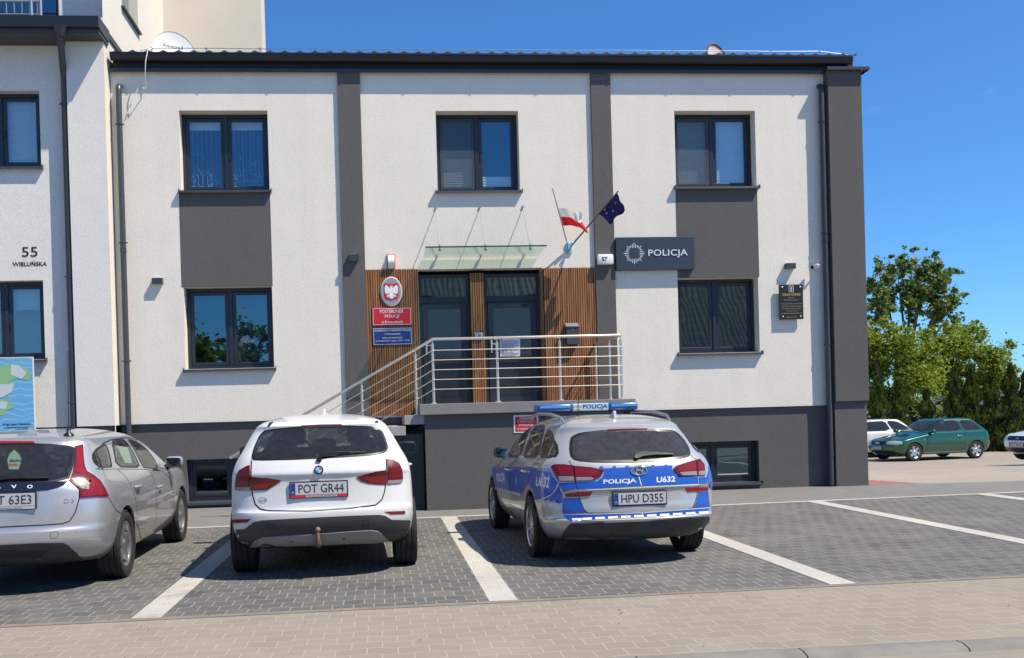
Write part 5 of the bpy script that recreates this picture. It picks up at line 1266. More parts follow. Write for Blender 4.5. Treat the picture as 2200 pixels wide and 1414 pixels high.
        q = MB(); pts = [(-wid*0.52+0.18*math.cos(a*math.pi/12), y_dash-0.28+0.05*math.sin(a*math.pi/12), zs_+0.0+0.17*math.sin(a*math.pi/12)) for a in range(25)]; q.tube(pts, 0.016, 6); q.build('steering_wheel', TRIM, s.root, local=True, smooth=50)
        q = MB(); q.box(-0.11, 0.11, y_dash-0.35, y_dash-0.33, zs_+0.28, zs_+0.35, 0.01); q.build('inside_mirror', TRIM, s.root, local=True)
    def mirror(s, x, y, z, m_shell, m_glass=None, w=0.20, h=0.13):
        sg = 1 if x > 0 else -1
        q = MB(); q.box(x-w/2, x+w/2, y-0.04, y+0.08, z-h/2, z+h/2, 0.045); 
        o = q.build('door_mirror', m_shell, s.root, local=True, smooth=60)
        q = MB(); q.box(x-w*0.42, x+w*0.42, y-0.046, y-0.038, z-h*0.38, z+h*0.38, 0.003); q.build('mirror_glass', mat('mirror_silver', (0.12, 0.13, 0.14), 0.05, metal=1.0), o, local=True)
        q = MB(); q.tube([(x-sg*w*0.35, y+0.04, z-h*0.35), (x-sg*(w*0.5+0.10), y+0.05, z-h*0.5)], [0.035, 0.03], 8); q.build('mirror_foot', TRIM, o, local=True, smooth=50)
    def window_at(s, name, pts, mode, m=None, mirror=False, seal=0.018, sm=2, back=0.30, parent=None, off=0.002):
        P = chaikin(pts, sm) if sm else pts
        s.hole(P, mode, 0.25, back, mirror)
        o = s.patch(name, P, m or CARGLASS, mode, off, 0.0, mirror=mirror, parent=parent, step=(18 if mode == 'cam' else 0.05))
        for g in (o if isinstance(o, tuple) else (o,)):
            pass
        if seal: s.ribbon('window_seal', P, TRIM, seal, mode, off+0.0015, closed=True, mirror=mirror)
        return o
def chaikin(pts, n):
    P = list(pts)
    for _ in range(n):
        Q = []
        for i in range(len(P)):
            a, b = P[i], P[(i+1) % len(P)]
            Q += [(a[0]*0.82+b[0]*0.18, a[1]*0.82+b[1]*0.18), (a[0]*0.18+b[0]*0.82, a[1]*0.18+b[1]*0.82)]
        P = Q
    return P
def shift(pts, dx, dy): return [(a+dx, b+dy) for a, b in pts]
PWHITE = paint('white_paint', (0.66, 0.66, 0.65), 0.0, 0.35)
PSILVER = paint('silver_paint', (0.50, 0.505, 0.515), 0.6, 0.34)
PSILVERP = paint('police_silver_paint', (0.50, 0.495, 0.48), 0.45, 0.36)
PGREEN = paint('green_paint', (0.005, 0.088, 0.050), 0.45, 0.3)
LIVB = mat('livery_blue', (0.010, 0.080, 0.42), 0.35, coat=0.6); LIVW = mat('livery_white', (0.66, 0.67, 0.68), 0.4)
LIVB2 = mat('livery_reflective', (0.20, 0.32, 0.55), 0.35, coat=0.6)
BARL = mat('beacon_lens', (0.012, 0.10, 0.33), 0.3, coat=0.3, var=0.3, vscale=14)
def sym(pts): return pts + [(-a, b) for a, b in pts[::-1]]
def loc2(c, pts, i=0, j=2): return [((h := c.cast(a, b, 'cam')[0])[i], h[j]) for a, b in pts]

# ---- white compact SUV seen from behind
levB = [(0.28, -0.52, 3.4, 0.78, 0.45, 0.5), (0.34, -0.7, 3.52, 0.8287, 0.45, 0.5), (0.44, -0.79, 3.58, 0.8629, 0.45, 0.55), (0.56, -0.825, 3.61, 0.8775, 0.42, 0.55), (0.63, -0.825, 3.62, 0.8775, 0.4, 0.55), (0.665, -0.79, 3.61, 0.8775, 0.38, 0.55), (0.76, -0.775, 3.58, 0.8746, 0.36, 0.55), (0.9, -0.765, 3.46, 0.8678, 0.34, 0.55), (0.955, -0.768, 3.3, 0.8629, 0.33, 0.55), (0.985, -0.785, 3.12, 0.858, 0.33, 0.5), (1.04, -0.765, 2.75, 0.8463, 0.33, 0.45), (1.1, -0.735, 2.38, 0.8239, 0.32, 0.42), (1.15, -0.705, 2.22, 0.7946, 0.3, 0.4), (1.22, -0.63, 2.05, 0.7556, 0.28, 0.38), (1.32, -0.535, 1.83, 0.702, 0.26, 0.36), (1.4, -0.475, 1.62, 0.6532, 0.24, 0.34), (1.435, -0.48, 1.5, 0.624, 0.22, 0.33), (1.47, -0.43, 1.38, 0.5752, 0.2, 0.3)]
c = Car('parked_car', 'white compact SUV with dark red tail lamps and a rusty tow ball', (-2.07, -7.37, 0), R(2), levB, 1.545, n=2.7)
c.px(440, 840, 3.214); TB_ = c
c.arch(0, .345, .385); c.arch(2.76, .345, .385)
rw = loc2(c, [(420, 274), (700, 249), (960, 245), (1150, 250), (1218, 274), (1240, 325), (1258, 380), (1252, 412), (1225, 428), (1150, 440), (900, 457), (600, 472), (400, 477), (338, 472), (330, 455), (348, 385), (385, 305)])
c.window_at('rear_window', rw, 'rear', CARGLASS, sm=1, seal=0.022)
c.window_at('windscreen', [(-.60, 1.15), (.60, 1.15), (.50, 1.42), (-.50, 1.42)], 'front', CARGLASS, sm=1)
for g in ([(2.02, 1.13), (1.55, 1.39), (1.15, 1.425), (1.12, 1.12)], [(1.05, 1.12), (1.08, 1.425), (.30, 1.415), (.22, 1.125)], [(.14, 1.13), (.22, 1.41), (-.10, 1.385), (-.26, 1.20), (-.15, 1.14)]):
    c.window_at('side_window', g, 'right', CARGLASS, mirror=True, sm=1)
c.finish(PWHITE)
TG = [(322, 478), (318, 590), (325, 690), (333, 730), (350, 785), (385, 818), (440, 829), (700, 832), (1000, 813), (1180, 790), (1222, 752), (1240, 700), (1250, 640), (1254, 470)]
c.ribbon('shut_line', TG, GAP, 0.011, off=0.0012)
tg = c.patch('tailgate', [(328, 482), (324, 590), (331, 690), (338, 728), (354, 780), (388, 812), (442, 823), (700, 826), (1000, 807), (1176, 785), (1216, 748), (1234, 700), (1244, 640), (1248, 462), (1150, 450), (900, 465), (600, 480), (400, 484)], PWHITE, off=0.004, thick=0, step=11)
for a in ([(312, 514), (290, 521), (240, 550), (222, 580), (213, 650), (213, 680), (225, 688), (316, 690), (314, 600)], [(320, 591), (430, 602), (530, 618), (500, 640), (440, 680), (425, 687), (323, 689)], [(1260, 471), (1300, 479), (1340, 501), (1360, 545), (1365, 600), (1361, 628), (1340, 637), (1260, 641)], [(1047, 597), (1100, 576), (1180, 556), (1254, 547), (1252, 647), (1200, 647), (1130, 640), (1080, 625)]):
    o = c.patch('tail_lamp', a, LAMPD, off=0.010)
for a in ([(240, 600), (308, 590), (310, 650), (225, 655)], [(335, 648), (480, 632), (430, 672), (335, 680)], [(1268, 545), (1350, 535), (1356, 590), (1268, 600)], [(1095, 600), (1244, 585), (1242, 640), (1140, 632)]): c.patch('lamp_lens', a, LAMPR, off=0.0125, thick=0)
for a in ([(216, 664), (314, 665), (314, 688), (225, 687)], [(1262, 618), (1362, 612), (1358, 627), (1340, 635), (1262, 639)]): c.patch('reversing_lamp', a, LAMPC, off=0.013, thick=0)
for a in ([(193, 888), (322, 884), (295, 909), (193, 912)], [(1243, 833), (1380, 828), (1382, 848), (1285, 852)]): c.patch('reflector', a, LAMPR, off=0.006)
c.patch('brake_lamp', [(665, 241), (800, 234), (945, 232), (946, 246), (800, 249), (665, 257)], mat('dark_brake_lamp', (0.10, 0.012, 0.014), 0.2, coat=1), off=0.006)
c.patch('bumper', [(192, 955), (270, 956), (300, 935), (340, 905), (400, 893), (640, 880), (1000, 862), (1205, 855), (1245, 862), (1290, 890), (1415, 893), (1418, 905), (1400, 1000), (1383, 1036), (1270, 1036), (1100, 1050), (760, 1064), (480, 1088), (300, 1090), (232, 1094), (203, 1010)], GREYPL, off=0.008)
c.patch('skid_plate', [(302, 1086), (345, 1032), (400, 1006), (560, 996), (750, 986), (1000, 967), (1150, 959), (1195, 966), (1235, 996), (1270, 1030), (1180, 1043), (1000, 1046), (760, 1056), (500, 1062), (478, 1046), (420, 1043), (380, 1060), (332, 1084)], mat('silver_plastic', (0.26, 0.26, 0.255), 0.5, var=0.08), off=0.016)
for a in ([(600, 1036), 11], [(960, 1016), 11]):
    (u, v), r = a; p, n, d = c.cast(u, v, 'cam'); q = MB(); q.lathe([(0.0, -0.004), (0.013, -0.003), (0.015, 0.004)], 'y', p+Vector((0, -0.018, 0)), 14); q.build('parking_sensor', GREYPL, c.root, local=True)
c.ribbon('tow_cover', [(1090, 885), (1130, 882), (1130, 925), (1095, 928)], GAP, 0.003, off=0.010, closed=True)
c.ribbon('tow_cover', [(440, 915), (478, 913), (478, 955), (442, 957)], GAP, 0.003, off=0.010, closed=True)
p, n, d = c.cast(785, 1040, 'cam'); q = MB(); q.tube([(p.x, p.y+0.25, .33), (p.x, p.y-0.03, .32), (p.x+0.004, p.y-0.10, .345), (p.x, p.y-0.115, .40), (p.x, p.y-0.115, .45)], [0.03, 0.03, 0.028, 0.018, 0.016], 12); q.ball((p.x, p.y-0.115, .47), 0.027, (1, 1, 1), 14); q.build('tow_bar', mat('rusty_steel', (0.20, 0.135, 0.095), 0.7, metal=0.3, var=0.4, vscale=40), c.root, local=True, smooth=50)
p, n, d = c.cast(440, 1078, 'cam'); q = MB(); q.lathe([(0.046, -0.03), (0.05, -0.035), (0.052, 0.0), (0.052, 0.3)], 'y', (p.x, p.y+0.05, .315), 20, sx=1.3); q.lathe([(0.0, 0.02), (0.046, -0.03)], 'y', (p.x, p.y+0.05, .315), 20, sx=1.3); q.build('exhaust', mat('sooty_steel', (0.05, 0.045, 0.04), 0.4, metal=0.8), c.root, local=True, smooth=40)
p, n, d = c.cast(787, 549, 'cam')
e = bpy.data.objects.new('badge', None); COL.objects.link(e); e.parent = c.root; e.location = p+n*0.008; e.rotation_euler = (R(-14), 0, 0)
q = MB(); q.lathe([(0.0, 0), (0.042, 0.0), (0.043, -0.006), (0.040, -0.009), (0.030, -0.010)], 'y', (0, 0.004, 0), 32); q.build('badge_ring', mat('badge_black', (0.015, 0.016, 0.02), 0.2, coat=1), e, local=True)
for k, m_ in ((0, PLATEB), (1, PLATEW), (2, PLATEB), (3, PLATEW)):
    q = MB(); pts = [(0, -0.008, 0)]+[(0.027*math.cos(math.pi/2*(k+j/8)), -0.008, 0.027*math.sin(math.pi/2*(k+j/8))) for j in range(9)]; q.prism(pts, (0, -0.002, 0)); q.build('badge_quarter', mat('badge_blue', (0.05, 0.22, 0.5), 0.25) if m_ is PLATEB else m_, e, local=True)
q = MB(); q.lathe([(0.028, -0.009), (0.031, -0.012), (0.028, -0.0095)], 'y', (0, 0.0, 0), 32, cap=False); q.lathe([(0.040, -0.006), (0.043, -0.009), (0.044, -0.004)], 'y', (0, 0.0, 0), 32, cap=False); q.build('badge_rim', CHROME, e, local=True)
c.ribbon('oval_sticker', [(398+30*math.cos(k*math.pi/8), 755+19*math.sin(k*math.pi/8)) for k in range(16)], mat('grey_script', (0.12, 0.12, 0.13), 0.5), 0.003, off=0.0055, closed=True)
c.text('eco life', [(378, 745), (428, 741), (428, 763), (378, 767)], MATS['grey_script'], 0.0056, 0.0, name='sticker_script')
c.plate((788, 672), 'POT GR44', 0.515, 0.112, R(-3), footer=(REDP, 'www.autosalon.pl'), off=0.018)
p, n, d = c.cast(790, 474, 'cam'); q = MB(); q.lathe([(0.026, -0.01), (0.022, -0.035), (0.0, -0.04)], 'y', p, 14)
h1, n1, _ = c.cast(800, 455, 'cam'); h2, n2, _ = c.cast(930, 437, 'cam'); h3, n3, _ = c.cast(1108, 428, 'cam'); q.tube([p+n*0.03, h1+n1*0.035, h2+n2*0.03, (h2*0.6+h3*0.4)+n2*0.025], [0.014, 0.014, 0.010, 0.006], 8)
q.tube([h2*0.9+h1*0.1+n2*0.022, h3+n3*0.014], 0.007, 6); q.build('rear_wiper', TRIM, c.root, local=True, smooth=50)
for a in ([(430, 248), (445, 222), (474, 211), (470, 222), (448, 245)], [(1174, 222), (1182, 185), (1200, 183), (1196, 222)]): c.patch('roof_strip', a, TRIM, off=0.003)
p, n, d = c.cast(818, 185, 'cam'); q = MB(); q.prism([(p.x-0.012, .25, 1.53), (p.x-0.012, .45, 1.545), (p.x-0.012, .30, 1.60), (p.x-0.012, .27, 1.595)], (0.024, 0, 0)); q.prism([(p.x-0.04, .22, 1.525), (p.x+0.04, .22, 1.525), (p.x+0.03, .5, 1.553), (p.x-0.03, .5, 1.553)], (0, 0, 0.008)); q.build('shark_fin_antenna', PWHITE, c.root, local=True)
c.mirror(.97, 2.02, 1.12, TRIM, w=0.22, h=0.15); c.mirror(-.95, 2.02, 1.12, TRIM, w=0.21, h=0.145)
for sg in (1, -1):
    for y in (.42, 1.42): q = MB(); q.tube([(sg*.86, y, .98), (sg*.91, y+.04, .985), (sg*.91, y+.18, .985), (sg*.86, y+.22, .98)], 0.013, 8); q.build('door_handle', PWHITE, c.root, local=True, smooth=50)
c.wheels(1.585, 2.76, .34, .225, 'five'); c.interior(.30, 1.28, 2.15, .45, 1.10, .70)

# ---- silver and blue police estate
levP = [(0.24, -0.74, 3.32, 0.7762, 0.5, 0.5), (0.31, -0.9, 3.46, 0.8198, 0.48, 0.55), (0.4, -0.965, 3.53, 0.8518, 0.46, 0.55), (0.455, -0.985, 3.56, 0.8635, 0.44, 0.55), (0.48, -0.955, 3.57, 0.8664, 0.44, 0.55), (0.56, -0.95, 3.58, 0.8712, 0.42, 0.55), (0.62, -0.935, 3.58, 0.8732, 0.4, 0.55), (0.72, -0.925, 3.54, 0.8732, 0.38, 0.55), (0.745, -0.94, 3.5, 0.8732, 0.38, 0.55), (0.82, -0.925, 3.4, 0.8664, 0.36, 0.55), (0.9, -0.905, 3.08, 0.8586, 0.36, 0.5), (0.96, -0.885, 2.7, 0.844, 0.36, 0.45), (1, -0.865, 2.38, 0.8246, 0.35, 0.42), (1.05, -0.82, 2.18, 0.7908, 0.34, 0.4), (1.13, -0.72, 1.98, 0.7422, 0.3, 0.38), (1.22, -0.61, 1.78, 0.6888, 0.27, 0.36), (1.3, -0.54, 1.58, 0.6403, 0.25, 0.34), (1.34, -0.53, 1.46, 0.6113, 0.23, 0.33), (1.375, -0.46, 1.34, 0.5676, 0.2, 0.3)]
c = Car('police_car', 'silver estate with a blue POLICJA band, roof rails and a blue light bar', (.915, -7.2, 0), R(2.0), levP, 1.46, n=2.5, taper=0.015)
c.px(1000, 840, 3.5357)
c.arch(0, .325, .37); c.arch(2.65, .325, .37)
rw = loc2(c, [(812, 352), (870, 325), (1080, 303), (1390, 298), (1560, 303), (1605, 318), (1650, 365), (1685, 420), (1700, 470), (1690, 492), (1640, 508), (1400, 530), (1200, 536), (1000, 536), (840, 524), (808, 495), (800, 440), (803, 390)])
c.window_at('rear_window', rw, 'rear', DARKGLASS, sm=1, seal=0.03)
c.window_at('windscreen', [(-.62, 1.07), (.62, 1.07), (.52, 1.33), (-.52, 1.33)], 'front', CARGLASS, sm=1)
SG_ = []
for g in ([(324, 497), (348, 440), (400, 352), (440, 312), (488, 284), (456, 370), (414, 499)], [(438, 499), (478, 384), (522, 277), (570, 262), (606, 270), (578, 370), (552, 500)], [(568, 501), (592, 392), (626, 292), (660, 332), (690, 402), (700, 470), (688, 500)]):
    pts = loc2(c, g, 1, 2); c.window_at('side_window', pts, 'left', DARKGLASS, mirror=True, sm=1, seal=0.034)
c.finish(PSILVERP)
# shut lines, tailgate, bumper
TGp = [(790, 530), (800, 560), (822, 572), (833, 690), (850, 750), (870, 830), (900, 900), (930, 928), (1340, 926), (1690, 898), (1728, 888), (1752, 820), (1768, 740), (1762, 650), (1750, 522), (1700, 480)]
c.ribbon('shut_line', TGp, GAP, 0.008, off=0.0012)
c.patch('bumper', [(798, 1010), (1045, 993), (1065, 1000), (1400, 985), (1600, 965), (1845, 950), (1848, 985), (1825, 1072), (1550, 1102), (1300, 1122), (1100, 1132), (720, 1133), (740, 1078), (775, 1030)], GREYPL, off=0.012)
for u, v in ((1117, 1078), (1570, 1053)):
    p, n, d = c.cast(u, v, 'cam'); q = MB(); q.lathe([(0.0, -0.012), (0.014, -0.012), (0.016, -0.002)], 'y', p+Vector((0, -0.008, 0)), 14); q.build('parking_sensor', TRIM, c.root, local=True)
# livery
c.patch('livery_band', [(838, 694), (1000, 686), (1042, 655), (1056, 612), (1030, 590), (1250, 580), (1400, 574), (1570, 566), (1568, 600), (1600, 642), (1645, 654), (1760, 657), (1763, 703), (1340, 722), (855, 746)], LIVB, off=0.004, thick=0)
c.patch('livery_band', [(708, 702), (830, 697), (842, 746), (775, 757), (745, 770), (738, 760)], LIVB, off=0.004, thick=0)
c.patch('livery_band', [(742, 812), (862, 815), (878, 860), (900, 905), (925, 929), (740, 936), (734, 900)], LIVB, off=0.004, thick=0)
c.patch('livery_band', [(742, 944), (1340, 930), (1690, 902), (1850, 890), (1844, 922), (1340, 958), (800, 990), (765, 968)], LIVB, off=0.004, thick=0)
c.patch('livery_band', [(1772, 766), (1843, 764), (1852, 882), (1732, 889), (1755, 830)], LIVB, off=0.004, thick=0)
c.patch('livery_band', [(1772, 657), (1826, 655), (1836, 702), (1774, 706)], LIVB, off=0.004, thick=0)
for k in range(6):
    u = 1020+k*98; dv = -8*k/3.0
    c.patch('livery_check', [(u, 574+dv*0.9), (u+24, 573+dv*0.9), (u+24, 594+dv*0.9), (u, 595+dv*0.9)], LIVB, off=0.005, thick=0)
for k in range(11):
    u = 790+k*98; v = 990-(u-790)*0.053
    if k == 0: u += 20
    c.patch('livery_check', [(u, v-20), (min(u+72, 1842), v-24), (min(u+72, 1842), v-4), (u, v)], LIVW, off=0.0065, thick=0)
for s_ in ([(845, 757), (1340, 731), (1765, 712)], [(742, 940), (1340, 926), (1690, 899), (1852, 886)], [(1342, 928), (1345, 962)], [(1316, 650), (1336, 720)]): c.ribbon('livery_line', s_, LIVW, 0.008, off=0.0062)
c.text('POLICJA', [(1047, 674), (1297, 665), (1297, 708), (1047, 717)], LIVW, 0.0066, 0.03)
c.text('U632', [(1450, 653), (1592, 646), (1592, 691), (1450, 698)], LIVW, 0.0066, 0.03)
SB = [(197, 590), (330, 592), (430, 600), (520, 602), (640, 612), (655, 640), (700, 696), (690, 740), (650, 790), (580, 822), (527, 834), (520, 770), (492, 718), (470, 706), (452, 730), (437, 772), (425, 784), (340, 764), (228, 735), (208, 645)]
SB2 = loc2(c, SB, 1, 2)
c.patch('livery_band', SB2, LIVB, 'left', off=0.004, thick=0, mirror=True)
n_ = 17
for k in range(n_):
    t = k/n_; u = 208+430*t**0.85; u2 = 208+430*((k+0.5)/n_)**0.85; v = 573+14*t
    c.patch('livery_check', [(u, v), (u2, v+0.4), (u2, v+17+8*t), (u, v+17+8*t)], LIVB2 if k > 12 else LIVB, off=0.0045, thick=0)
for k in range(12):
    t = k/12; u = 228+200*t; v = 733+53*t; c.patch('livery_check', [(u, v-6), (u+8, v-4), (u+8, v+16), (u, v+14)], LIVW, off=0.0055, thick=0)
for k in range(3):
    u = 590+k*42; v = 822+k*5; c.patch('livery_check', [(u-12, v), (u+16, v+3), (u+16, v+20), (u-12, v+17)], LIVB2, off=0.0055, thick=0)
c.patch('livery_band', [(575, 824), (650, 792), (692, 742), (712, 715), (738, 790), (734, 850), (716, 856), (716, 834)], LIVB, off=0.0035, thick=0)
c.ribbon('livery_line', [(527, 836), (582, 824), (650, 792), (692, 742), (703, 700)], LIVW, 0.008, off=0.0058)
c.text('POLICJA', [(240, 628), (302, 622), (301, 712), (238, 704)], LIVW, 0.006, 0.03)
c.text('U632', [(545, 655), (646, 650), (636, 738), (535, 722)], LIVW, 0.006, 0.03)
q = [(388+13*math.cos(k*math.pi/8)*(1 if k % 2 else 0.62), 680+34*math.sin(k*math.pi/8)*(1 if k % 2 else 0.62)) for k in range(16)]
c.patch('star_emblem', q, LIVB2, off=0.0055, thick=0, step=40)
# lamps
for a, m_ in (([(652, 575), (680, 561), (750, 561), (820, 571), (832, 687), (710, 690), (684, 642)], LAMPD), ([(824, 572), (950, 582), (1040, 599), (1049, 615), (1030, 649), (970, 679), (836, 687)], LAMPD), ([(1576, 590), (1600, 571), (1690, 541), (1748, 526), (1757, 644), (1640, 647), (1600, 625)], LAMPD), ([(1752, 523), (1775, 519), (1810, 560), (1817, 644), (1761, 644)], LAMPD)): c.patch('tail_lamp', a, m_, off=0.012)
for a in ([(690, 572), (812, 580), (820, 645), (715, 640)], [(832, 582), (1000, 604), (1018, 630), (960, 650), (840, 650)], [(1600, 588), (1742, 545), (1748, 605), (1625, 615)], [(1760, 540), (1790, 555), (1804, 600), (1763, 606)]): c.patch('lamp_lens', a, LAMPR, off=0.0145, thick=0)
for a in ([(708, 648), (824, 650), (828, 684), (716, 686)], [(842, 655), (955, 655), (975, 668), (960, 678), (842, 684)], [(1622, 620), (1750, 610), (1754, 640), (1645, 643)], [(1765, 612), (1810, 606), (1814, 640), (1765, 641)]): c.patch('reversing_lamp', a, LAMPC, off=0.0145, thick=0)
for a in ([(752, 781), (870, 771), (964, 766), (944, 799), (860, 803), (764, 808)], [(1667, 736), (1768, 733), (1838, 731), (1841, 757), (1690, 768)]): c.patch('reflector', a, LAMPR, off=0.009)
c.patch('brake_lamp', [(1080, 291), (1230, 286), (1385, 285), (1380, 294), (1230, 297), (1085, 303)], LAMPR, off=0.008)
p, n, d = c.cast(1317, 607, 'cam'); e = bpy.data.objects.new('badge', None); COL.objects.link(e); e.parent = c.root; e.location = p+n*0.010; e.rotation_euler = (R(-14), 0, 0)
q = MB(); q.tube([(0.078*math.cos(k*math.pi/16), 0, 0.040*math.sin(k*math.pi/16)) for k in range(33)], 0.008, 8); q.tube([(-0.036, -0.002, -0.030), (-0.020, -0.004, 0.030)], 0.008, 8); q.tube([(0.020, -0.004, -0.030), (0.036, -0.002, 0.030)], 0.008, 8); q.tube([(-0.028, -0.004, 0.004), (0.028, -0.004, -0.004)], 0.007, 8); q.build('badge_letter', CHROME, e, local=True, smooth=50)
q = MB(); q.lathe([(0.0, 0.002), (0.076, 0.004)], 'y', (0, 0, 0), 24); q.bm.transform(Matrix.Diagonal((1, 1, 0.5, 1))); q.build('badge_ground', mat('badge_grey', (0.2, 0.21, 0.22), 0.3, metal=0.6), e, local=True)
c.plate((1321, 816), 'HPU D355', 0.512, 0.112, R(-4), off=0.016)
c.patch('rear_wiper', [(1282, 522), (1285, 505), (1300, 485), (1340, 476), (1440, 478), (1575, 489), (1572, 497), (1440, 498), (1345, 508), (1305, 524)], TRIM, off=0.03)
for sg in (-1, 1):
    q = MB(); q.tube([(sg*.555, -.30, 1.385), (sg*.56, -.18, 1.435), (sg*.565, .3, 1.475), (sg*.565, 1.0, 1.485), (sg*.56, 1.30, 1.46), (sg*.55, 1.42, 1.425)], [0.012, 0.017, 0.018, 0.018, 0.017, 0.012], 10); q.build('roof_rail', mat('satin_rail', (0.50, 0.51, 0.52), 0.35, metal=0.85), c.root, local=True, smooth=50)
p, n, d = c.cast(1135, 205, 'cam'); q = MB(); x_ = p.x; y_ = p.y; z_ = p.z
q.prism([(x_-0.013, y_-0.03, z_-0.01), (x_-0.013, y_+0.16, z_), (x_-0.013, y_+0.03, z_+0.075), (x_-0.013, y_, z_+0.072)], (0.026, 0, 0)); q.prism([(x_-0.045, y_-0.05, z_-0.012), (x_+0.045, y_-0.05, z_-0.012), (x_+0.025, y_+0.2, z_+0.01), (x_-0.025, y_+0.2, z_+0.01)], (0, 0, 0.012)); q.build('shark_fin_antenna', PSILVERP, c.root, local=True)
q = MB(); q.tube([(-.145, .78, 1.45), (-.145, .74, 1.72)], [0.006, 0.003], 6); q.lathe([(0.02, 1.445), (0.012, 1.475)], 'z', (-.145, .78, 0), 10); q.build('whip_antenna', TRIM, c.root, local=True)
def beacon(nm, x0, x1, m_, z0=1.50, z1=1.595, y0=.92, y1=1.16):
    q = MB(); q.box(x0, x1, y0, y1, z0, z1, 0.022); return q.build(nm, m_, c.root, local=True, smooth=50)
lb = MB(); lb.box(-.56, .56, .95, 1.13, 1.485, 1.503, 0.004)
for x in (-.5, .5): lb.box(x-0.03, x+0.03, 1.0, 1.08, 1.43, 1.49)
lb = lb.build('light_bar', TRIM, c.root, local=True)
for a, b in ((-.585, -.175), (.255, .605)):
    q = MB(); q.box(a, b, .92, 1.16, 1.503, 1.592, 0.025); q.build('beacon_lens', BARL, lb, local=True, smooth=50)
    q = MB(); q.box(a+.03, b-.02, .915, .921, 1.545, 1.572); q.build('beacon_reflector', mat('beacon_bright', (0.10, 0.32, 0.62), 0.2, coat=1), lb, local=True)
q = MB(); q.box(-.173, .253, .925, 1.155, 1.503, 1.590, 0.01); q.build('sign_box', mat('lightbar_pale', (0.42, 0.55, 0.62), 0.3), lb, local=True)
q = MB(); write(q, 'POLICJA', .095, 1.547, .925, .29, .062, 0.012, 0.0015); q.build('lettering', PLATEB, lb, local=True)
q = MB()
for x in (-.145, -.11, -.075):
    for z in (1.528, 1.565): q.lathe([(0.0, .920), (0.013, .921), (0.015, .926)], 'y', (x, 0, z), 10)
q.build('lamp_cluster', mat('cream_lens', (0.6, 0.56, 0.42), 0.3), lb, local=True)
c.mirror(-.86, 1.93, 1.02, TRIM, w=0.17, h=0.13); c.mirror(.925, 1.93, 1.02, TRIM, w=0.17, h=0.13)
for u, v in ((328, 596), (455, 610)):
    p, n, d = c.cast(u, v, 'cam')
    for sg in (1, -1): q = MB(); q.tube([(sg*p.x, p.y-0.09, p.z), (sg*(p.x-0.035), p.y-0.06, p.z+0.004), (sg*(p.x-0.035), p.y+0.07, p.z+0.004), (sg*p.x, p.y+0.10, p.z)], 0.013, 8); q.build('door_handle', PSILVERP, c.root, local=True, smooth=50)
for s_ in ([(412, 505), (352, 560), (344, 640), (346, 780), (352, 900), (356, 975)], [(560, 512), (520, 560), (490, 640), (470, 706)], [(300, 505), (238, 580), (226, 640), (232, 740), (262, 880), (280, 930)], [(280, 930), (356, 975), (428, 1002), (432, 880), (430, 790)]):
    c.ribbon('shut_line', loc2(c, s_, 1, 2), GAP, 0.007, 'left', off=0.0065, mirror=True)
c.ribbon('fuel_flap', loc2(c, [(505, 560), (560, 552), (568, 580), (565, 640), (545, 670), (505, 668), (498, 620)], 1, 2), GAP, 0.004, 'left', off=0.0065, closed=True)
c.wheels(1.58, 2.65, .318, .205, 'ten'); c.interior(.30, 1.22, 2.05, .40, 1.03, .70)

# ---- silver estate cut by the left picture edge
levV = [(.24, -.62, 3.30, .83, .55, .55), (.31, -.84, 3.48, .87, .55, .55), (.40, -.93, 3.57, .905, .55, .6), (.50, -.965, 3.62, .922, .54, .6), (.56, -.965, 3.64, .928, .52, .6), (.60, -.94, 3.65, .932, .50, .6), (.68, -.935, 3.65, .934, .48, .6), (.78, -.925, 3.56, .930, .46, .6), (.86, -.91, 3.42, .925, .45, .55), (.92, -.90, 3.15, .912, .45, .5), (.98, -.875, 2.78, .89, .44, .48), (1.02, -.85, 2.50, .865, .42, .45), (1.07, -.80, 2.38, .838, .40, .42), (1.17, -.68, 2.16, .785, .36, .40), (1.26, -.57, 1.94, .735, .32, .36), (1.32, -.50, 1.76, .695, .28, .34), (1.35, -.49, 1.65, .668, .26, .33), (1.385, -.40, 1.52, .62, .22, .3)]
c = Car('parked_car', 'silver estate with tall red shoulder lamps, cut by the left picture edge', (-4.91, -7.5, 0), R(0.8), levV, 1.47, n=2.6)
c.px(0, 860, 3.2146)
c.arch(0, .33, .372); c.arch(2.776, .33, .372)
r_ = loc2(c, [(300, 305), (515, 321), (511, 400), (495, 470), (468, 553)]); zt, zb_ = r_[0][1]+0.004, r_[-1][1]
RW = sym([(0, zt+0.004)]+r_+[(0, zb_)]); RW = [p for i, p in enumerate(RW) if i == 0 or math.hypot(p[0]-RW[i-1][0], p[1]-RW[i-1][1]) > 0.004]
if math.hypot(RW[0][0]-RW[-1][0], RW[0][1]-RW[-1][1]) < 0.004: RW.pop()
c.window_at('rear_window', RW, 'rear', CARGLASS, sm=1, seal=0.02)
c.window_at('windscreen', [(-.64, 1.09), (.64, 1.09), (.54, 1.33), (-.54, 1.33)], 'front', CARGLASS, sm=1)
for g in ([(641, 376), (662, 342), (728, 298), (756, 380), (772, 464), (692, 467), (658, 440), (643, 410)], [(768, 286), (830, 272), (856, 270), (928, 372), (966, 464), (806, 462)], [(878, 270), (930, 280), (1005, 332), (1066, 404), (1092, 474), (1012, 471), (990, 466), (932, 350)]):
    c.window_at('side_window', loc2(c, g, 1, 2), 'right', CARGLASS, mirror=True, sm=1, seal=0.022)
c.finish(PSILVER)
c.patch('tail_lamp', [(519, 319), (571, 309), (576, 400), (584, 460), (600, 495), (650, 525), (690, 560), (720, 610), (745, 664), (553, 676), (549, 615), (477, 553), (502, 500), (516, 420)], LAMPD, off=0.012, mirror=True)
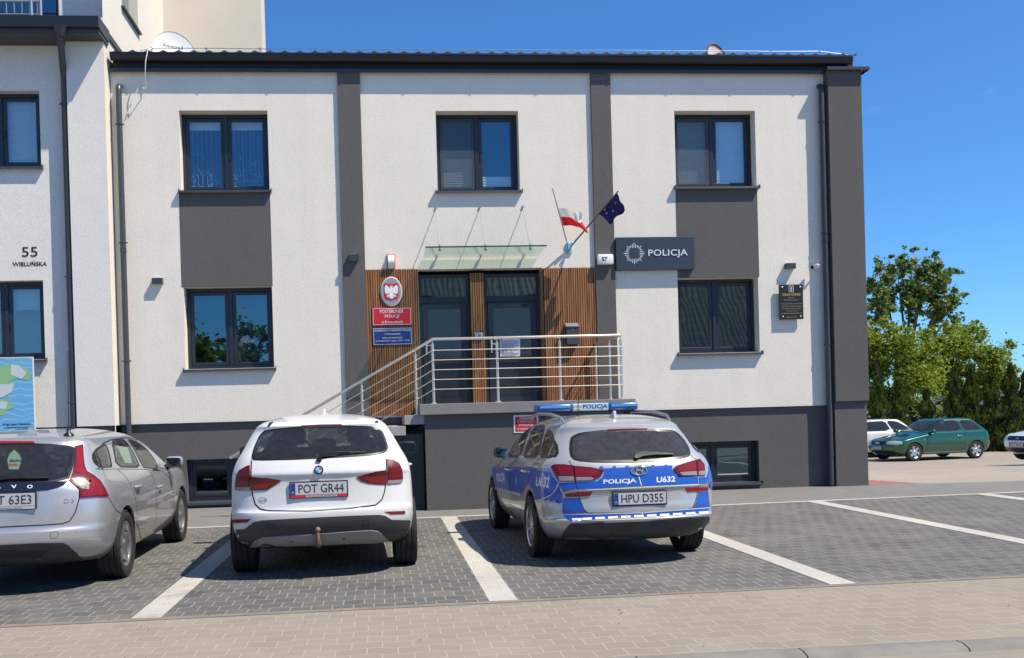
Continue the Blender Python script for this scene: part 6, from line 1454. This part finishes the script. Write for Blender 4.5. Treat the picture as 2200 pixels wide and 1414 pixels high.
c.patch('lamp_lens', [(528, 330), (562, 325), (566, 400), (574, 470), (590, 508), (560, 512), (520, 500), (526, 430)], LAMPR, off=0.0145, thick=0, mirror=True)
c.patch('lamp_lens', [(625, 540), (660, 548), (695, 590), (725, 652), (565, 664), (562, 630), (612, 632), (632, 590)], LAMPR, off=0.0145, thick=0, mirror=True)
c.patch('reversing_lamp', [(490, 546), (535, 538), (580, 541), (615, 575), (610, 618), (562, 612), (520, 578)], LAMPC, off=0.015, thick=0, mirror=True)
r_ = loc2(c, [(466, 560), (440, 586), (400, 604), (330, 621), (230, 630)]); P_ = sym([(0, zb_-0.006)]+r_+[(0, r_[-1][1])]); P_ = [p for i, p in enumerate(P_) if i == 0 or math.hypot(p[0]-P_[i-1][0], p[1]-P_[i-1][1]) > 0.003]
if math.hypot(P_[0][0]-P_[-1][0], P_[0][1]-P_[-1][1]) < 0.003: P_.pop()
c.patch('badge_panel', P_, mat('gloss_black', (0.012, 0.012, 0.014), 0.15, coat=1), 'rear', off=0.006)
for ch, u in (('V', -242), ('O', -128), ('L', -12), ('V', 98), ('O', 208)): c.text(ch, [(u-19, 588), (u+19, 586), (u+19, 610), (u-19, 612)], LETT, 0.009, 0.02, name='badge_letter')
c.text('D3', [(442, 684), (512, 680), (512, 708), (442, 712)], mat('badge_silver', (0.22, 0.22, 0.23), 0.4), 0.004, 0.01, name='badge_letter')
r_ = loc2(c, [(549, 618), (547, 680), (522, 770), (482, 834), (432, 852), (300, 862), (120, 870)]); c.ribbon('shut_line', [(a, b) for a, b in r_]+[(0, r_[-1][1]-0.003)], GAP, 0.009, 'rear', off=0.002, mirror=True)
r_ = loc2(c, [(20, 1000), (240, 986), (432, 983), (470, 1000), (530, 1055), (562, 1088), (574, 1116), (400, 1132), (20, 1150)]); P_ = sym([(0.0, r_[0][1])]+r_[1:-1]+[(0.0, r_[-1][1])]); P_ = [p for i, p in enumerate(P_) if i == 0 or math.hypot(p[0]-P_[i-1][0], p[1]-P_[i-1][1]) > 0.003]
if math.hypot(P_[0][0]-P_[-1][0], P_[0][1]-P_[-1][1]) < 0.003: P_.pop()
c.patch('bumper', P_, GREYPL, 'rear', off=0.006)
c.patch('bumper_insert', [(-200, 1045), (330, 1030), (285, 1082), (-150, 1092)], mat('matt_black', (0.015, 0.016, 0.019), 0.7), off=0.010)
c.ribbon('tow_cover', [(348, 912), (392, 906), (402, 912), (400, 948), (350, 952), (344, 940)], GAP, 0.003, off=0.002, closed=True)
c.ribbon('bumper_crease', [(130, 968), (400, 955), (560, 948), (700, 945), (800, 938)], mat('dull_silver', (0.30, 0.30, 0.31), 0.5), 0.004, off=0.001)
q = [(526+9*math.cos(k*math.pi/4), 900+9*math.sin(k*math.pi/4)) for k in range(8)]; c.patch('parking_sensor', q, mat('dull_silver', (0.3, 0.3, 0.31), 0.5), off=0.003)
c.plate((37, 692), 'POT 63E3', 0.512, 0.112, R(-4), footer=(PLATEW, 'autoryzowany dealer'), off=0.016)
c.patch('brake_lamp', [(-170, 293), (0, 287), (235, 288), (242, 298), (0, 302), (-170, 306)], LAMPR, off=0.008)
c.patch('rear_wiper', [(-120, 556), (-60, 538), (60, 534), (335, 541), (338, 549), (60, 556), (-40, 566)], TRIM, off=0.03)
p, n, d = c.cast(475, 243, 'cam'); q = MB(); q.lathe([(0.052, -0.012), (0.045, 0.012), (0.02, 0.03), (0.014, 0.07), (0.006, 0.10)], 'z', p, 16); q.tube([p+Vector((0, 0, 0.09)), p+Vector((0.03, -0.05, 0.80))], [0.004, 0.0025], 6); q.build('whip_antenna', TRIM, c.root, local=True, smooth=50)
p, n, d = c.cast(205, 232, 'cam'); q = MB(); q.prism([(p.x-0.014, p.y-0.04, p.z-0.01), (p.x-0.014, p.y+0.15, p.z), (p.x-0.014, p.y+0.04, p.z+0.06), (p.x-0.014, p.y, p.z+0.06)], (0.028, 0, 0)); q.prism([(p.x-0.09, p.y-0.06, p.z-0.012), (p.x+0.09, p.y-0.06, p.z-0.012), (p.x+0.04, p.y+0.2, p.z+0.008), (p.x-0.04, p.y+0.2, p.z+0.008)], (0, 0, 0.014)); q.build('shark_fin_antenna', PSILVER, c.root, local=True)
c.ribbon('window_chrome', loc2(c, [(662, 474), (720, 473), (800, 470), (980, 474), (1100, 485)], 1, 2), CHROME, 0.012, 'right', off=0.006, mirror=True)
c.ribbon('window_chrome', loc2(c, [(700, 303), (760, 276), (850, 262), (900, 262), (960, 280)], 1, 2), CHROME, 0.010, 'right', off=0.006, mirror=True)
for s_ in ([(1012, 476), (1062, 540), (1078, 620), (1078, 740), (1070, 868)], [(806, 470), (858, 520), (905, 585), (934, 680), (948, 770), (945, 850), (962, 925), (975, 962)], [(1120, 490), (1165, 530), (1190, 600), (1198, 720), (1185, 865)], [(975, 962), (1080, 915), (1190, 866)], [(748, 670), (765, 700), (800, 760), (838, 782)]):
    c.ribbon('shut_line', loc2(c, s_, 1, 2), GAP, 0.007, 'right', off=0.002, mirror=True)
for u, v in ((945, 598), (1098, 598)):
    p, n, d = c.cast(u, v, 'cam')
    for sg in (1, -1): q = MB(); q.tube([(sg*p.x, p.y-0.10, p.z), (sg*(p.x+0.035), p.y-0.06, p.z+0.006), (sg*(p.x+0.035), p.y+0.07, p.z+0.006), (sg*p.x, p.y+0.10, p.z)], 0.015, 8); q.build('door_handle', PSILVER, c.root, local=True, smooth=50)
P_ = loc2(c, [(810, 310), (888, 322), (920, 432), (868, 428)], 1, 2); c.patch('paper_sheet', P_, mat('pale_paper', (0.55, 0.68, 0.66), 0.7), 'right', off=-0.01, thick=0)
q = [(97, 335), (130, 365), (148, 405), (125, 470), (60, 470), (48, 405), (62, 365)]; c.patch('window_sticker', q, mat('sticker_green', (0.40, 0.52, 0.45), 0.5), off=-0.012, thick=0)
c.text('damu', [(62, 398), (146, 396), (146, 420), (62, 422)], TRIM, -0.009, 0.02, name='sticker_lettering')
c.patch('window_sticker', [(52, 433), (124, 431), (122, 448), (54, 450)], mat('sticker_orange', (0.5, 0.18, 0.05), 0.5), off=-0.0095, thick=0)
c.mirror(.985, 2.02, 1.03, PSILVER, w=0.20, h=0.14); c.mirror(-.985, 2.02, 1.03, PSILVER, w=0.20, h=0.14)
c.wheels(1.63, 2.776, .328, .215, 'five'); c.interior(.32, 1.28, 2.10, .40, 1.02, .72)

# ---- green three-door hatchback in the rear car park
ZL = zlot(20)
levA = [(.20, -.50, 3.10, .78, .42, .45), (.30, -.70, 3.27, .825, .42, .5), (.42, -.78, 3.34, .855, .42, .5), (.50, -.795, 3.36, .866, .40, .5), (.56, -.78, 3.345, .868, .38, .5), (.64, -.755, 3.31, .868, .36, .5), (.70, -.745, 3.24, .866, .34, .5), (.75, -.735, 3.05, .862, .32, .5), (.80, -.72, 2.78, .857, .32, .5), (.85, -.70, 2.48, .85, .32, .48), (.90, -.68, 2.22, .838, .30, .45), (.95, -.65, 2.06, .81, .28, .4), (1.03, -.54, 1.93, .775, .26, .36), (1.13, -.42, 1.76, .73, .24, .34), (1.23, -.29, 1.58, .685, .22, .32), (1.31, -.17, 1.42, .645, .20, .3), (1.365, -.07, 1.29, .605, .18, .28)]
def gpt(px, py, z):
    d = ray(px, py); t = (z-CAMP.z)/d.z; p = CAMP+d*t; return p.x, p.y
fx, fy = gpt(1966, 990, ZL); rx, ry = gpt(2098, 984, ZL); an = math.atan2(-(fx-rx), (fy-ry))
c = Car('parked_car', 'green metallic three-door hatchback in front of the dark conifers', (rx-0.18, ry+0.75, ZL), an, levA, 1.42, scale=max(0.9, math.hypot(fx-rx, fy-ry)/2.51), n=2.6, nf=2.3)
c.px(1840, 860, 6.111)
c.arch(0, .30, .335); c.arch(2.51, .30, .335)
c.window_at('windscreen', [(-.66, .965), (.66, .965), (.545, 1.31), (-.545, 1.31)], 'front', CARGLASS, sm=1)
c.window_at('rear_window', [(-.58, 1.0), (.58, 1.0), (.48, 1.30), (-.48, 1.30)], 'rear', CARGLASS, sm=1)
c.window_at('side_window', [(1.86, .965), (1.46, 1.27), (1.26, 1.33), (.62, 1.342), (.55, .965)], 'left', CARGLASS, mirror=True, sm=1)
c.window_at('side_window', [(.46, .97), (.53, 1.342), (.08, 1.32), (-.24, 1.06), (-.20, .995)], 'left', CARGLASS, mirror=True, sm=1)
c.finish(PGREEN)
c.patch('head_lamp', [(.40, .57), (.40, .665), (.60, .69), (.80, .675), (.83, .58), (.62, .565)], HEADL, 'front', off=0.010, mirror=True)
c.patch('grille', [(-.27, .565), (.27, .565), (.33, .665), (-.33, .665)], TRIM, 'front', off=0.010)
q = MB(); p, n, d = c.cast(0, .615, 'front')
for k in range(4): q.tube([(-.075+k*.05+0.034*math.cos(a*math.pi/8), p.y+0.016, .615+0.034*math.sin(a*math.pi/8)) for a in range(17)], 0.0055, 6)
q.build('ring_badge', CHROME, c.root, local=True)
c.patch('air_intake', [(-.62, .27), (.62, .27), (.66, .345), (-.66, .345)], TRIM, 'front', off=0.006)
c.plate((0, .455), 'POT 7M31', 0.50, 0.108, 0.0, 'front', face=-1, off=0.02)
c.ribbon('side_moulding', [(2.06, .565), (.46, .565)], mat('green_moulding', (0.010, 0.06, 0.04), 0.5), 0.035, 'left', off=0.010, mirror=True)
c.ribbon('sill_strip', [(2.10, .27), (.40, .27)], mat('sill_silver', (0.35, 0.36, 0.36), 0.4), 0.03, 'left', off=0.006, mirror=True)
for s_ in ([(1.98, .92), (2.03, .75), (2.02, .35), (1.95, .26)], [(.50, .96), (.45, .80), (.50, .50), (.60, .28)]): c.ribbon('shut_line', s_, GAP, 0.009, 'left', off=0.002, mirror=True)
for sg in (1, -1):
    q = MB(); q.tube([(sg*.86, .60, .80), (sg*.89, .63, .80), (sg*.89, .74, .80), (sg*.86, .77, .80)], 0.014, 8); q.build('door_handle', CHROME, c.root, local=True)
c.patch('side_repeater', [(2.16, .70), (2.12, .70), (2.12, .73), (2.16, .73)], mat('amber_lens', (0.6, 0.22, 0.02), 0.3), 'left', off=0.008, mirror=True)
c.patch('tail_lamp', [(-.56, .62), (-.62, .62), (-.72, .85), (-.58, .86), (-.50, .74)], LAMPD, 'left', off=0.008, mirror=True)
for x in (-.93, .93): c.mirror(x, 1.82, .98, PGREEN, w=0.18, h=0.12)
q = MB(); q.box(-.35, .35, 1.62, 2.0, .90, .907); q.bm.transform(Matrix.Translation((.12, 0, .06)) @ Matrix.Rotation(R(0), 4, 'X')); q.build('paper_sheet', mat('white_card', (0.7, 0.75, 0.75), 0.7), c.root, local=True)
q = MB(); q.tube([(-.1, .05, 1.40), (-.1, -.18, 1.85)], [0.005, 0.003], 6); q.build('whip_antenna', TRIM, c.root, local=True)
c.wheels(1.51, 2.51, .302, .195, 'six'); c.interior(.35, 1.0, 1.80, .35, .92, .66)

# ---- white coupe half hidden behind the hatchback
levS = [tuple(r) for r in levA]
c = Car('parked_car', 'white car half hidden between the building corner and the green hatchback', (rx-1.35, ry+3.3, ZL), an-R(2), levS, 1.40, n=2.6)
c.arch(0, .31, .345); c.arch(2.51, .31, .345)
c.window_at('windscreen', [(-.66, .965), (.66, .965), (.545, 1.31), (-.545, 1.31)], 'front', CARGLASS, sm=1)
c.window_at('side_window', [(1.86, .965), (1.46, 1.25), (1.22, 1.32), (.62, 1.335), (.48, .965)], 'left', CARGLASS, mirror=True, sm=1)
c.window_at('side_window', [(.40, .97), (.55, 1.335), (.16, 1.31), (-.22, 1.10), (-.28, 1.00)], 'left', CARGLASS, mirror=True, sm=1)
c.finish(PWHITE)
for x in (-.93, .93): c.mirror(x, 1.82, .98, PWHITE, w=0.18, h=0.12)
c.patch('head_lamp', [(.40, .57), (.40, .665), (.60, .69), (.80, .675), (.83, .58), (.62, .565)], HEADL, 'front', off=0.010, mirror=True)
c.wheels(1.51, 2.51, .31, .20, 'seven'); c.interior(.35, 1.0, 1.80, .35, .92, .66)

# ---- white hatchback entering from the right edge
sx, sy = gpt(2192, 990, zlot(5.5))
c = Car('parked_car', 'white hatchback facing the street, cut by the right picture edge', (sx+2.92, sy-0.25, zlot(5.5)), R(94), levA, 1.44, n=2.6, nf=2.4)
c.arch(0, .31, .345); c.arch(2.51, .31, .345)
c.window_at('windscreen', [(-.66, .965), (.66, .965), (.545, 1.31), (-.545, 1.31)], 'front', CARGLASS, sm=1)
c.window_at('side_window', [(1.86, .965), (1.46, 1.27), (1.26, 1.33), (.62, 1.342), (.55, .965)], 'left', CARGLASS, mirror=True, sm=1)
c.window_at('side_window', [(.46, .97), (.53, 1.342), (.08, 1.32), (-.24, 1.06), (-.20, .995)], 'left', CARGLASS, mirror=True, sm=1)
c.finish(PWHITE)
c.patch('head_lamp', [(.48, .60), (.46, .67), (.62, .72), (.80, .74), (.85, .66), (.70, .58)], HEADL, 'front', off=0.010, mirror=True)
c.patch('grille', [(-.40, .57), (.40, .57), (.44, .685), (-.44, .685)], TRIM, 'front', off=0.010)
c.patch('air_intake', [(-.74, .26), (.74, .26), (.70, .38), (-.70, .38)], TRIM, 'front', off=0.008)
c.text('S', [(.05, .655), (-.05, .655), (-.05, .60), (.05, .60)], CHROME, 0.014, 0.06, name='badge_letter', mode='front')
c.plate((0, .465), 'POT 8WA7', 0.50, 0.108, 0.0, 'front', face=-1, off=0.02)
c.wheels(1.51, 2.51, .31, .20, 'seven'); c.interior(.35, 1.0, 1.80, .35, .92, .66)
for x in (-.93, .93): c.mirror(x, 1.82, .98, PWHITE, w=0.18, h=0.12)
